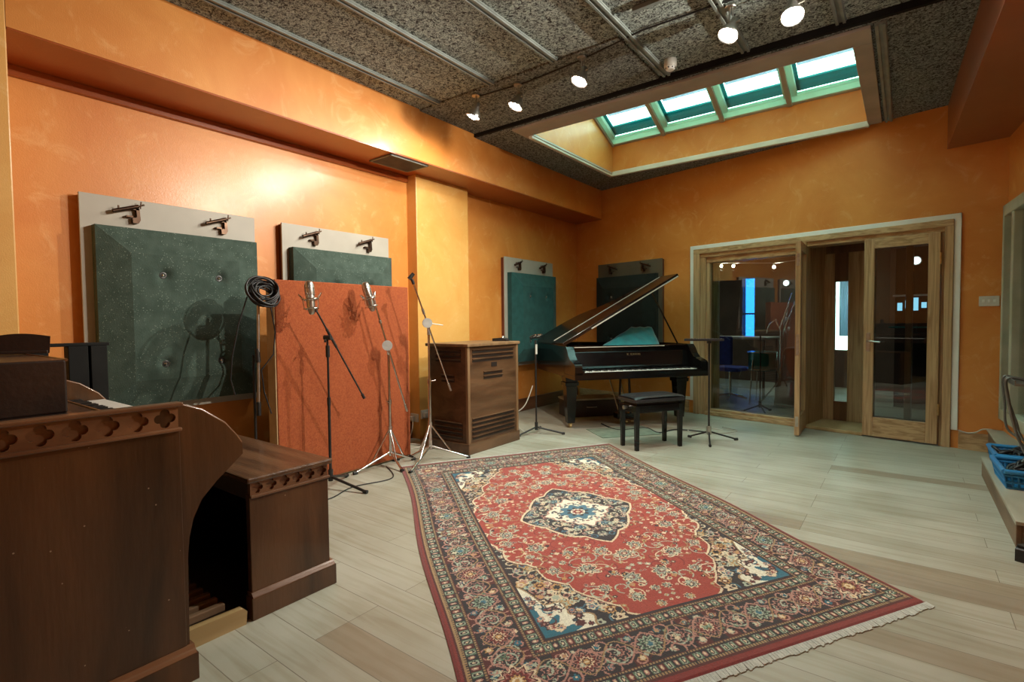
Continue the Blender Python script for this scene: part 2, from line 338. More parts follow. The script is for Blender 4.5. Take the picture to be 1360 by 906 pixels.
# soffit
sf = [(-3.97, .583), (-3.48, .583), (-3.48, by(-3.48) + .02), (-3.97, by(-3.97) + .02)]
struct('trim_3', MB().prism(sf, 2.60, 3.2), WALL, label='orange boxed soffit along the left wall', cat='soffit')
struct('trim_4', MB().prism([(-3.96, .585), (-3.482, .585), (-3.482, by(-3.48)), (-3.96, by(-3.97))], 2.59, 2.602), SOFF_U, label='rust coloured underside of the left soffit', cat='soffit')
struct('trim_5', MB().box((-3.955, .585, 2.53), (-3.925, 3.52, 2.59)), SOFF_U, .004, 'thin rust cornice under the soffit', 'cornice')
# far wall with the big door opening
fw = MB().at(BM)
SL, SR, ZT = -3.30, -.86, 2.005
fw.box((-5.4, D, 0), (SL, D + .12, 3.3)); fw.box((SR, D, 0), (.4, D + .12, 3.3)); fw.box((SL, D, ZT), (SR, D + .12, 3.3))
struct('wall_back', fw, WALL, label='orange glazed wall around the glazed doors', cat='wall')
# right wall, splayed, with the interior window
rd = Vector((.078, -.997, 0)).normalized(); rn = Vector((-rd.y, rd.x, 0)) * -1       # rn points into the room
R0 = Vector((.655, by(.655), 0))
RA = atan2(rd.y, rd.x)
RM = Matrix.Translation(R0) @ Matrix.Rotation(RA, 4, 'Z')   # local x runs towards the camera, local y = outwards
sgn = 1 if (RM.to_3x3() @ Vector((0, 1, 0))).x > 0 else -1
rw = MB().at(RM)
W0, W1, WB, WT = .02, 1.75, .30, 2.06
rw.box((-.2, 0, 0), (W0, sgn * .14, 3.3)); rw.box((W1, 0, 0), (7.9, sgn * .14, 3.3))
rw.box((W0, 0, 0), (W1, sgn * .14, WB)); rw.box((W0, 0, WT), (W1, sgn * .14, 3.3))
struct('wall_right', rw, WALL, label='orange side wall with a wide interior window', cat='wall')
rb = MB().at(RM); rb.box((-.1, sgn * .7, 0), (2.2, sgn * .75, 2.8)); rb.box((-.12, sgn * .14, 0), (-.08, sgn * .72, 2.8)); rb.box((2.2, sgn * .14, 0), (2.24, sgn * .72, 2.8))
rb.box((-.1, sgn * .14, 2.3), (2.2, sgn * .72, 2.34)); rb.box((-.1, sgn * .14, -.02), (2.2, sgn * .72, .02))
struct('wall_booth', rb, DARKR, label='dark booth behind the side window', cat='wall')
# right soffit
rs = [(.265, by(.265) + .02), (.50, -1.6), (1.9, -1.6), (1.9, by(1.9) + .1)]
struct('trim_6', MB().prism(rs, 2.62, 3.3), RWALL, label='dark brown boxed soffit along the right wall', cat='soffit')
# ceilings
struct('ceiling', MB().box((-4.0, -1.6, CZ), (1.9, 4.03, CZ + .1)), CEIL, label='grey wood wool board ceiling', cat='ceiling')
HX0, HX1, HY0, HY1 = -2.95, -.315, 4.27, 6.02
rc = MB()
q_ = .04
rc.box((-4.0, 4.03, RZ), (HX0 - q_, 7.0, RZ + .1)); rc.box((HX1 + q_, 4.03, RZ), (1.9, 7.0, RZ + .1))
rc.box((HX0 - q_, 4.03, RZ), (HX1 + q_, HY0 - q_, RZ + .1)); rc.box((HX0 - q_, HY1 + q_, RZ), (HX1 + q_, 7.0, RZ + .1))
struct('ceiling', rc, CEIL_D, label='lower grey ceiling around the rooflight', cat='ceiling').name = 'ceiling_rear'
bpy.data.objects['ceiling_rear'].name = 'ceiling.001'
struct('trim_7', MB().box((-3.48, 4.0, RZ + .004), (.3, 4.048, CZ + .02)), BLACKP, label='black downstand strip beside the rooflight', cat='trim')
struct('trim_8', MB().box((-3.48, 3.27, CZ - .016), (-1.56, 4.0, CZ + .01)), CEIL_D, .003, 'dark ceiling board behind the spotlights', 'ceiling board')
# battens
k = 9
for x, y0, y1, z in ((-3.255, -1.5, 3.27, CZ), (-2.655, -1.5, 3.27, CZ), (-2.065, -1.5, 3.27, CZ), (-1.50, -1.5, 3.995, CZ), (-.93, -1.5, 3.995, CZ),
                     (-.36, -1.5, 3.995, CZ), (.16, -1.5, 3.995, CZ), (-.155, 4.05, by(-.155), RZ)):
    b = MB(); b.box((x - .032, y0, z - .010), (x + .032, y1, z + .004)); b.box((x - .028, y0, z - .022), (x - .010, y1, z - .008)); b.box((x + .010, y0, z - .022), (x + .028, y1, z - .008))
    struct('trim_%d' % k, b, BATT, .002, 'grey ribbed ceiling batten', 'batten'); k += 1
b = MB().box((-1.35, 3.02, CZ - .03), (-.55, 3.05, CZ - .004))
struct('trim_%d' % k, b, BATT, .002, 'short cross batten above the spotlights', 'batten'); k += 1

# skylight
GZ0, GZ1 = 3.33, 4.06
shaft = MB()
e = .06
shaft.prism([(HY0, RZ), (HY1, RZ), (HY1, GZ0), (HY0, GZ1)], HX0 - e, HX0, 'x')
shaft.prism([(HY0, RZ), (HY1, RZ), (HY1, GZ0), (HY0, GZ1)], HX1, HX1 + e, 'x')
shaft.box((HX0 - e, HY1, RZ), (HX1 + e, HY1 + e, GZ0)); shaft.box((HX0 - e, HY0 - e, RZ), (HX1 + e, HY0, GZ1))
struct('trim_%d' % k, shaft, WALL, label='orange plastered rooflight shaft', cat='shaft'); k += 1
fr = MB()
O0, O1, P0, P1 = -3.04, -.205, 4.05, 6.088
fr.box((O0, P0, RZ - .022), (O1, HY0, RZ)); fr.box((O0, HY1, RZ - .022), (-.30, P1, RZ)); fr.box((O0, HY0, RZ - .022), (HX0, HY1, RZ)); fr.box((HX1, HY0, RZ - .022), (O1, HY1 + .03, RZ))
struct('trim_%d' % k, fr, TAUPE, .004, 'taupe frame boards around the rooflight', 'frame'); k += 1
lip = MB()
lip.box((HX0 - .05, HY1 - .012, RZ - .045), (HX1 + .01, HY1 + .03, RZ + .01)); lip.box((HX0 - .05, HY0, RZ - .045), (HX0 - .008, HY1, RZ + .01))
struct('trim_%d' % k, lip, CREAM, .006, 'cream lip moulding inside the rooflight frame', 'moulding'); k += 1
# sloping glazing: 4 casements
sl = atan2(GZ1 - GZ0, HY1 - HY0); LEN = hypot(GZ1 - GZ0, HY1 - HY0)
GM = Matrix.Translation((0, HY1, GZ0)) @ Matrix.Rotation(-sl, 4, 'X') @ Matrix.Scale(-1, 4, (0, 1, 0))   # local y from lower edge upwards
xs = [HX0 + (HX1 - HX0) * i / 4 for i in range(5)]
mull = MB().at(GM)
for i, x in enumerate(xs):
    mull.box((x - .022, 0, -.03), (x + .022, LEN, .08))
mull.box((HX0, -.01, -.012), (HX1, .022, .08)); mull.box((HX0, LEN - .03, -.03), (HX1, LEN + .05, .08))
def flipfix(o):
    import bmesh
    bm = bmesh.new(); bm.from_mesh(o.data); bmesh.ops.recalc_face_normals(bm, faces=bm.faces); bm.to_mesh(o.data); bm.free(); return o
flipfix(struct('trim_%d' % k, mull, TAUPE, .003, 'brown mullions between the rooflight panes', 'mullion')); k += 1
for i in range(4):
    a, b_ = xs[i] + .022, xs[i + 1] - .022
    t = Thing('window_%d' % (i + 2), 'sloping rooflight casement', 'window', ((a + b_) / 2, HY1, GZ0), kind='structure')
    t.o['label'] = ['sloping rooflight casement at the left end', 'sloping rooflight casement, second from the left', 'sloping rooflight casement, third from the left', 'sloping rooflight casement at the right end'][i]
    f = MB().at(GM); w = .055
    f.box((a, .022, .0), (b_, .022 + w * 1.4, .05)); f.box((a, LEN - .1, 0), (b_, LEN - .03, .05)); f.box((a, .1, 0), (a + w, LEN - .05, .05)); f.box((b_ - w * .4, .1, 0), (b_, LEN - .05, .05))
    flipfix(t.part('window_frame', f, PALEG, .004))
    f = MB().at(GM); f.box((a + .03, .105, .05), (b_, .25, .075)); f.box((a + .05, .105, .05), (a + .085, LEN - .03, .075))
    flipfix(t.part('flashing', f, TEALP, .003))
    f = MB().at(GM); f.box((a + .085, .38, .10), (b_, .45, .13)); f.box((a + .12, .56, .10), (b_, .59, .13)); f.box((a + .12, .45, .10), (a + .145, LEN - .03, .13))
    flipfix(t.part('outer_bar', f, LAVEN, .003))
    f = MB().at(GM); f.box((a, .05, .02), (b_, LEN - .05, .026)); flipfix(t.part('window_pane', f, GLASS_S))

# skirting
struct('baseboard_left', MB().box((-3.952, .6, 0), (-3.925, 6.82, .16)), SKIRT, .004, 'brown skirting along the left wall', 'skirting')
f = MB().at(BM); f.box((-5.15, D - .022, 0), (-3.37, D, .15)); f.box((-.80, D - .022, 0), (-.60, D, .15))
struct('baseboard_back', f, PINE_H, .004, 'wooden skirting of the far wall', 'skirting')

# ------------------------------------------------------------------ glazed door set in the far wall
f = MB().at(BM)
f.box((-3.352, D - .018, .16), (-3.305, D + .01, 2.05)); f.box((-3.352, D - .018, 2.005), (-.806, D + .01, 2.05)); f.box((-.853, D - .018, .16), (-.806, D + .01, 2.05))
f.box((-3.50, D - .018, .16), (-3.352, D + .005, .20))
struct('trim_%d' % k, f, WHITE, .003, 'white trim around the glazed doors', 'trim'); k += 1
f = MB().at(BM)
f.box((-3.305, D - .03, 0), (-3.225, D + .18, ZT)); f.box((-3.225, D - .005, 0), (-3.16, D + .18, ZT - .05)); f.box((-3.16, D + .02, 0), (-3.12, D + .18, ZT - .12))
f.box((-.915, D - .03, 0), (-.853, D + .18, ZT)); f.box((-.94, D - .005, 0), (-.915, D + .18, ZT - .05))
f.box((-2.115, D - .03, 0), (-2.035, D + .18, ZT - .02)); f.box((-3.2, D + .12, 0), (-3.07, D + .18, 1.9))
struct('trim_%d' % k, f, PINE, .005, 'varnished pine posts of the door set', 'door frame'); k += 1
f = MB().at(BM)
f.box((-3.305, D - .032, 1.945), (-.853, D + .18, ZT)); f.box((-3.225, D - .012, 1.90), (-.915, D + .18, 1.95)); f.box((-3.16, D + .015, 1.835), (-2.115, D + .18, 1.91))
f.box((-3.16, D - .02, 0), (-2.115, D + .18, .045)); f.box((-3.16, D + .02, .045), (-2.115, D + .15, .075))
struct('trim_%d' % k, f, PINE_H, .005, 'varnished pine head and sill of the door set', 'door frame'); k += 1
t = Thing('window_1', 'tall fixed pane left of the doors', 'window', bw(-2.64, D), -B, kind='structure')
t.part('window_pane', MB().at(BM).box((-3.125, D + .06, .07), (-2.11, D + .068, 1.85)), GLASS_D)
struct('trim_%d' % k, MB().at(BM).box((-2.035, D - .03, 0), (-1.515, D + .5, .035)), YWOOD, .006, 'pale wooden threshold in the doorway', 'threshold'); k += 1

def leaf(name, label, M, w, h, handle_side):
    """door leaf: local x 0..w along, y thickness 0..-.045 , z"""
    t = Thing(name, label, 'door', M @ Vector((0, 0, .012)), 0, kind='structure')
    f = MB().at(M); sw = .085
    f.box((0, -.045, .015), (sw, 0, h)); f.box((w - sw, -.045, .015), (w, 0, h))
    t.part('door_stile', f, PINE, .004)
    f = MB().at(M); f.box((sw, -.045, .015), (w - sw, 0, .20)); f.box((sw, -.045, h - .09), (w - sw, 0, h))
    t.part('door_rail', f, PINE_H, .004)
    t.part('window_pane', MB().at(M).box((sw - .01, -.027, .19), (w - sw + .01, -.020, h - .08)), GLASS_D)
    return t
# right leaf, closed
M = Matrix.Translation(bw(-1.515, D)) @ BM.to_4x4()
t = leaf('door_2', 'closed glazed pine door leaf with a metal lever', M, .575, 1.90, 0)
f = MB().at(M); f.box((.028, -.053, .83), (.058, -.045, 1.01))
t.part('handle_plate', f, SATIN, .006, label='nickel handle plate')
f = MB().at(M); f.tube([(.043, -.05, .93), (.043, -.09, .93), (.06, -.098, .93), (.15, -.098, .922)], [.009, .008, .009, .007], 8)
t.part('door_handle', f, SATIN)
for z in (.28, 1.62):
    t.part('hinge', MB().at(M).tube([(.58, -.052, z), (.58, -.052, z + .10)], .008, 8), BRASS)
# left leaf of the pair, standing open into the room
hp = bw(-2.03, D)
ang = atan2(5.68 - hp.y, -.815 - hp.x)
M = Matrix.Translation((hp.x, hp.y, 0)) @ Matrix.Rotation(ang, 4, 'Z')
t = leaf('door_1', 'open glazed pine door leaf seen edge-on', M, .53, 1.90, 0)
f = MB().at(M); f.box((.528, -.036, 1.66), (.533, -.010, 1.78)); f.box((.528, -.036, .80), (.533, -.010, 1.00)); f.box((.528, -.036, .1), (.533, -.010, .2))
t.part('lock_plate', f, SATIN)

# vestibule and the room beyond
VD = .52
f = MB().at(BM)
f.box((-2.115, D + .12, 0), (-2.035, D + VD + .06, 2.3))
f.box((-2.115, D + VD, 0), (-2.02, D + VD + .06, 2.3)); f.box((-1.62, D + VD, 0), (-1.56, D + VD + .06, 2.3))
struct('wall_vestibule', f, PINE, .003, 'pine lined side of the lobby', 'wall')
struct('wall_lobby', MB().at(BM).box((-2.115, D + VD, 1.86), (-.2, D + VD + .06, 2.6)), PINE_D, label='dark panel above the inner door', cat='wall')
M = Matrix.Translation(bw(-2.02, D + VD)) @ BM.to_4x4()
t = Thing('door_3', 'inner pine door with a narrow glass strip', 'door', M @ Vector((0, 0, 0)), 0, kind='structure')
f = MB().at(M); f.box((0, 0, .03), (.085, .05, 1.86)); f.box((.215, 0, .03), (.37, .05, 1.86)); t.part('door_stile', f, PINE, .003)
f = MB().at(M); f.box((.085, 0, .03), (.215, .05, .24)); f.box((.085, 0, 1.55), (.215, .05, 1.86)); t.part('door_rail', f, PINE_D, .003)
t.part('window_pane', MB().at(M).box((.08, .02, .23), (.22, .026, 1.56)), GLASS)
f = MB().at(BM)
f.box((-1.30, D + VD, 0), (-1.245, D + VD + .06, 2.0)); f.box((-1.56, D + VD, 0), (-.2, D + VD + .06, .12))
struct('trim_%d' % k, f, PINE_D, .003, 'dark inner lobby screen post', 'post'); k += 1
# big dark room
f = MB().at(BM)
FD = D + 3.9
f.box((-5.9, D + .12, 0), (-5.75, FD, 2.8)); f.box((.3, D + .12, 0), (.45, FD, 2.8)); f.box((-5.9, D + .12, 2.6), (.45, FD, 2.8))
# rear wall with two window openings
f.box((-5.9, FD, 0), (-4.50, FD + .15, 2.8)); f.box((-4.27, FD, 0), (-3.02, FD + .15, 2.8)); f.box((-2.60, FD, 0), (.45, FD + .15, 2.8))
f.box((-4.50, FD, 0), (-4.27, FD + .15, .83)); f.box((-4.50, FD, 1.92), (-4.27, FD + .15, 2.8))
f.box((-3.02, FD, 0), (-2.60, FD + .15, .62)); f.box((-3.02, FD, 1.86), (-2.60, FD + .15, 2.8))
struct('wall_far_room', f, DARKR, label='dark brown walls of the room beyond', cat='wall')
t = Thing('window_6', 'narrow blue lit window in the room beyond', 'window', bw(-4.385, FD), -B, kind='structure')
t.part('window_pane', MB().at(BM).box((-4.50, FD + .05, .83), (-4.27, FD + .056, 1.92)), GLASS_B)
t.part('window_bar', MB().at(BM).box((-4.50, FD + .03, 1.24), (-4.27, FD + .07, 1.27)), BLACKP)
t = Thing('window_7', 'bright curtained window in the room beyond', 'window', bw(-2.7, FD), -B, kind='structure')
t.part('window_pane', MB().at(BM).box((-3.02, FD + .05, .62), (-2.60, FD + .056, 1.86)), GLASS)
f = MB().at(BM)
n = 46
zig = [(-2.86 + .30 * i / n, FD - .035 + .02 * sin(i * 1.9)) for i in range(n + 1)]
vs = [(x, y, .86) for x, y in zig] + [(x, y, 1.92) for x, y in zig]
cm = MB(); cm.at(BM); cm.add(vs, [(i, i + 1, n + 2 + i, n + 1 + i) for i in range(n)], True)
o = build('curtain', cm, CURT); tag(o, 'pale blue-white pleated curtain seen through the inner door', 'curtain')
sm = o.modifiers.new('thick', 'SOLIDIFY'); sm.thickness = .004

# ------------------------------------------------------------------ persian rug (vertex-coloured pile, 4 mm grid)
def make_rug():
    LU, LV = 2.87, 1.92; st = .0042
    hu, hv = LU / 2, LV / 2
    nu, nv = int(hu / st), int(hv / st)
    u = (np.arange(nu) + .5) / nu * hu; v = (np.arange(nv) + .5) / nv * hv     # quarter: distance from centre
    U, V = np.meshgrid(u, v, indexing='ij')
    C = dict(red=(148, 56, 46), red2=(118, 36, 34), navy=(24, 26, 36), wine=(74, 22, 26), cream=(205, 190, 160), ivory=(214, 212, 192),
             pink=(166, 122, 110), green=(78, 112, 90), teal=(14, 98, 118), blue=(60, 108, 128), tan=(150, 124, 88), gold=(176, 138, 84),
             grey=(120, 122, 116), pale=(158, 170, 152))
    def lin(c): return np.array([((x / 255) ** 2.2) for x in c])
    C = {k_: lin(c) for k_, c in C.items()}
    img = np.zeros((nu, nv, 3)); img[:] = C['navy']
    rng = np.random.RandomState(3)
    def put(mask, c): img[mask] = C[c]
    def flower(cu, cv, r, cols, petals=8, rot=0.0, sq=1.0):
        d = np.hypot(U - cu, (V - cv) * sq); a = np.arctan2(V - cv, U - cu) + rot
        R = r * (.86 + .16 * np.cos(petals * a))
        for i, c in enumerate(cols):
            f_ = 1 - i / len(cols); put(d < R * f_, c)
    def stroke(pts, w, c, region=None):
        m = np.zeros(U.shape, bool)
        for (x0, y0), (x1, y1) in zip(pts[:-1], pts[1:]):
            i0 = max(0, int((min(x0, x1) - w) / hu * nu) - 1); i1 = min(nu, int((max(x0, x1) + w) / hu * nu) + 2)
            j0 = max(0, int((min(y0, y1) - w) / hv * nv) - 1); j1 = min(nv, int((max(y0, y1) + w) / hv * nv) + 2)
            if i1 <= i0 or j1 <= j0: continue
            uu = U[i0:i1, j0:j1]; vv = V[i0:i1, j0:j1]
            dx, dy = x1 - x0, y1 - y0; l2 = dx * dx + dy * dy + 1e-12
            t_ = np.clip(((uu - x0) * dx + (vv - y0) * dy) / l2, 0, 1)
            m[i0:i1, j0:j1] |= np.hypot(uu - x0 - t_ * dx, vv - y0 - t_ * dy) < w
        if region is not None: m &= region
        put(m, c)
    def spiral(cu, cv, r, a0, turns, w, c, region=None, sgn_=1):
        pts = []
        for i in range(22):
            t_ = i / 21; a = a0 + sgn_ * turns * 2 * pi * t_; rr = r * (1 - .82 * t_)
            pts.append((cu + rr * cos(a), cv + rr * sin(a)))
        stroke(pts, w, c, region)
    # distance from the outer edge
    eu = hu - U; ev = hv - V; E = np.minimum(eu - .012, ev)
    fu, fv = hu - .372, hv - .355          # field half sizes
    field = (U < fu) & (V < fv)
    # --- field: navy ground with small scrolls
    q = np.hypot(U / 1.0, V)
    for i in range(230):
        cu, cv = rng.uniform(0, fu), rng.uniform(0, fv)
        spiral(cu, cv, rng.uniform(.03, .06), rng.uniform(0, 6), .9, .0035, rng.choice(['pink', 'pale', 'tan', 'blue', 'cream']), field, rng.choice([-1, 1]))
    for i in range(150):
        cu, cv = rng.uniform(.3, fu), rng.uniform(.1, fv)
        flower(cu, cv, rng.uniform(.016, .034), list(rng.choice(['pink', 'pale', 'wine', 'cream', 'gold', 'blue', 'navy'], 3)), rng.choice([5, 6, 8]))
    # corner spandrels
    su, sv = fu - U, fv - V
    ang_ = np.arctan2(sv, su)
    sd = su / .33 + sv / .25
    lob = 1 + .12 * np.cos(10 * ang_)
    sp = field & (sd < lob); put(field & (sd < lob * 1.045), 'tan'); put(sp, 'ivory')
    put(sp & (sd < .52 + .22 * np.cos(9 * ang_)), 'teal')
    for i in range(26):
        a = rng.uniform(.05, 1.5); r_ = rng.uniform(.25, .92)
        cu = fu - .33 * r_ * cos(a) ** 1.3; cv = fv - .25 * r_ * sin(a) ** 1.3
        if (fu - cu) / .33 + (fv - cv) / .25 < .95:
            flower(cu, cv, rng.uniform(.011, .024), list(rng.choice(['pink', 'red2', 'blue', 'navy', 'cream', 'wine'], 3)), 6)
    for i in range(12):
        spiral(fu - rng.uniform(.03, .26), fv - rng.uniform(.03, .2), .03, rng.uniform(0, 6), .8, .003, rng.choice(['navy', 'wine', 'teal']), sp)
    # --- red lobed lozenge
    T_ = np.arctan2(V / .60, U / 1.06)
    def poly_r(pts):
        # radial outline through (u,v) points, returns distance function ratio
        a = np.array([atan2(p[1], p[0]) for p in pts]); r = np.array([hypot(*p) for p in pts]); o_ = np.argsort(a)
        A_ = np.arctan2(V, U); return np.interp(A_, a[o_], r[o_]), A_
    Rr, A_ = poly_r([(1.10, 0), (1.09, .12), (1.02, .235), (.97, .24), (.90, .33), (.80, .37), (.74, .37), (.66, .45), (.55, .48), (.50, .49), (.42, .56), (.30, .585), (.26, .575), (.15, .61), (.001, .60)])
    dd = np.hypot(U, V); wob = .042 * np.abs(np.sin(A_ * 9.0)) ** .7 - .022
    put((dd < Rr + wob + .012) & field, 'wine'); put((dd < Rr + wob + .006) & field, 'cream')
    redm = (dd < Rr + wob - .006) & field; put(redm, 'red')
    for i in range(90):
        cu, cv = rng.uniform(.05, 1.0), rng.uniform(.03, .55)
        spiral(cu, cv, rng.uniform(.04, .07), rng.uniform(0, 6), .9, .003, rng.choice(['pale', 'cream', 'red2', 'tan']), redm, rng.choice([-1, 1]))
    fl = [(.52, .10, .045), (.66, .24, .050), (.80, .08, .052), (.62, .40, .036), (.36, .40, .052), (.16, .50, .045), (.95, .14, .040), (.48, .27, .036), (.84, .24, .034),
          (.26, .52, .030), (.74, .14, .026), (.92, .03, .026), (.06, .44, .030), (.44, .46, .026), (.56, .33, .022), (1.03, .07, .026)]
    for cu, cv, r_ in fl:
        if redm[min(nu - 1, int(cu / hu * nu)), min(nv - 1, int(cv / hv * nv))]:
            flower(cu, cv, r_, ['cream', 'navy', 'pale', 'grey', 'red2', 'cream'], 8, rng.uniform(0, 1))
    for i in range(300):
        cu, cv = rng.uniform(.0, 1.06), rng.uniform(.0, .58); m_ = redm[min(nu - 1, int(cu / hu * nu)), min(nv - 1, int(cv / hv * nv))]
        if m_: flower(cu, cv, rng.uniform(.007, .015), list(rng.choice(['cream', 'navy', 'pale', 'gold', 'pink'], 2)), rng.choice([4, 5, 6]))
    # pendants beyond the medallion
    flower(.585, .0, .05, ['cream', 'navy', 'pale', 'red2', 'cream'], 10)
    # --- centre medallion
    Rm, A_ = poly_r([(.44, 0), (.40, .05), (.33, .10), (.30, .17), (.23, .22), (.14, .26), (.09, .31), (.001, .36)])
    med = dd < Rm
    put(dd < Rm + .014, 'cream'); put(med, 'navy')
    for i in range(60):
        cu, cv = rng.uniform(0, .40), rng.uniform(0, .32)
        spiral(cu, cv, .03, rng.uniform(0, 6), .8, .003, rng.choice(['pink', 'pale', 'cream', 'blue']), dd < Rm - .01)
    for i in range(70):
        cu, cv = rng.uniform(0, .40), rng.uniform(0, .32)
        if med[int(cu / hu * nu), int(cv / hv * nv)]: flower(cu, cv, rng.uniform(.010, .022), list(rng.choice(['pink', 'pale', 'wine', 'cream', 'grey'], 3)), 6)
    a2 = np.arctan2(V, U)
    r2 = .215 * (1 / (np.abs(np.cos(a2)) ** 1.3 + np.abs(np.sin(a2)) ** 1.3 * 1.05)) * (1 + .05 * np.cos(16 * a2))
    put(dd < r2 + .01, 'pink'); put(dd < r2, 'ivory')
    for i in range(22):
        a = rng.uniform(0, 1.57); rr = rng.uniform(.10, .165); flower(rr * cos(a), rr * sin(a), .010, list(rng.choice(['navy', 'pink', 'blue', 'wine'], 2)), 5)
    put(dd < .105 + .016 * np.cos(8 * a2), 'blue'); put(dd < .06 + .014 * np.cos(8 * a2), 'navy'); put(dd < .045, 'ivory'); put(dd < .033 + .006 * np.cos(8 * a2), 'red2'); put(dd < .014, 'cream')
    # --- main border
    bord = (~field)
    img[bord] = C['navy']
    par = np.where(eu - .012 < ev, V, U)                         # coordinate running along the border
    Em = np.where(bord, E, -1)
    main = bord & (Em > .105) & (Em < .275)
    mid = .19
    # wine tint patches
    put(main & (np.abs(Em - mid) > .055) & (np.sin(par * 24) > .75), 'wine')
    def bpt(side, s, e_):   # point at running coordinate s and edge distance e_
        return (hu - .012 - e_, s) if side == 0 else (s, hv - e_)
    for side, top in ((0, hv - .19), (1, hu - .20)):
        per = top / round(top / .27); n_ = int(round(top / per))
        for k_ in range(n_ + 1):
            s0 = k_ * per
            p = bpt(side, s0, mid)
            flower(p[0], p[1], .072, ['pink', 'navy', 'navy', 'pink', 'wine', 'red2', 'cream', 'wine', 'gold', 'cream'] if k_ % 2 == 0 else ['pink', 'navy', 'navy', 'pale', 'green', 'navy', 'pale', 'teal', 'blue'], 10, 0, 1)
            for s1 in (-1, 1):
                for e_, o_ in ((.13, .25), (.25, .25)):
                    p = bpt(side, s0 + s1 * per * .30, e_); spiral(p[0], p[1], .042, 1.2 * k_ + s1, 1.0, .0034, 'pink', main, s1)
                    p = bpt(side, s0 + s1 * per * .42, .19); spiral(p[0], p[1], .055, .7 * k_ + 2 * s1, 1.0, .003, 'pale', main, -s1)
            p = bpt(side, s0 + per * .5, mid); flower(p[0], p[1], .044, ['pink', 'navy', 'navy', 'pink', 'wine', 'pale'], 9)
            for s1 in (.25, .75):
                for e_ in (.135, .245):
                    p = bpt(side, s0 + per * s1, e_); flower(p[0], p[1], .017, list(rng.choice(['pale', 'pink', 'gold', 'teal', 'cream'], 3)), 6)
            for w_ in range(12):
                p = bpt(side, s0 + per * rng.uniform(0, 1), rng.uniform(.12, .26)); flower(p[0], p[1], rng.uniform(.008, .014), list(rng.choice(['pale', 'green', 'pale', 'cream', 'wine', 'green', 'navy'], 2)), 5)
        # scrolling vine
        pts = [bpt(side, s, mid + .062 * sin(s / per * 2 * pi + 1.57)) for s in np.arange(0, top + .15, .012)]; stroke(pts, .0038, 'pink', main)
        pts = [bpt(side, s, mid - .062 * sin(s / per * 2 * pi + 1.57)) for s in np.arange(0, top + .15, .012)]; stroke(pts, .003, 'tan', main)
    flower(hu - .012 - mid, hv - mid, .078, ['cream', 'wine', 'pink', 'red2', 'wine', 'gold', 'cream', 'gold'], 10)
    # --- guard stripes
    def guard(lo, hi):
        g_ = bord & (Em >= lo) & (Em < hi); w = hi - lo
        put(g_, 'tan'); t_ = (Em - lo) / w
        put(g_ & ((t_ < .04) | (t_ > .96)), 'wine')
        inner = g_ & (t_ > .22) & (t_ < .78)
        ph = np.floor(par / .030).astype(int)
        fr_ = par / .030 - ph
        put(inner, 'green'); put(inner & (ph % 4 == 1), 'wine'); put(inner & (ph % 4 == 3), 'navy')
        dm = np.hypot((fr_ - .5) * 1.1, (t_ - .5) * 1.5)
        put(inner & (dm < .42) & (ph % 2 == 0), 'pale'); put(inner & (dm < .30) & (ph % 2 == 0), 'navy'); put(inner & (dm < .28) & (ph % 2 == 1), 'pink'); put(inner & (dm < .15), 'cream')
        put(g_ & (np.abs(t_ - .22) < .03), 'navy'); put(g_ & (np.abs(t_ - .78) < .03), 'navy')
        fine = g_ & ((t_ < .2) | (t_ > .8)) & (np.sin(par * 520) > .4) & (t_ > .06) & (t_ < .94); put(fine, 'navy')
    guard(.032, .105); guard(.275, .345)
    put(bord & (Em < .032), 'tan'); put(bord & (Em < .028), 'wine'); put(bord & (E < .020), 'red2')
    # mirror to the full rug
    full = np.concatenate([img[::-1], img], 0); full = np.concatenate([full[:, ::-1], full], 1)
    NU, NV = full.shape[:2]
    full = full * (1 + rng.uniform(-.18, .14, (NU, NV, 1)))
    return full, NU, NV
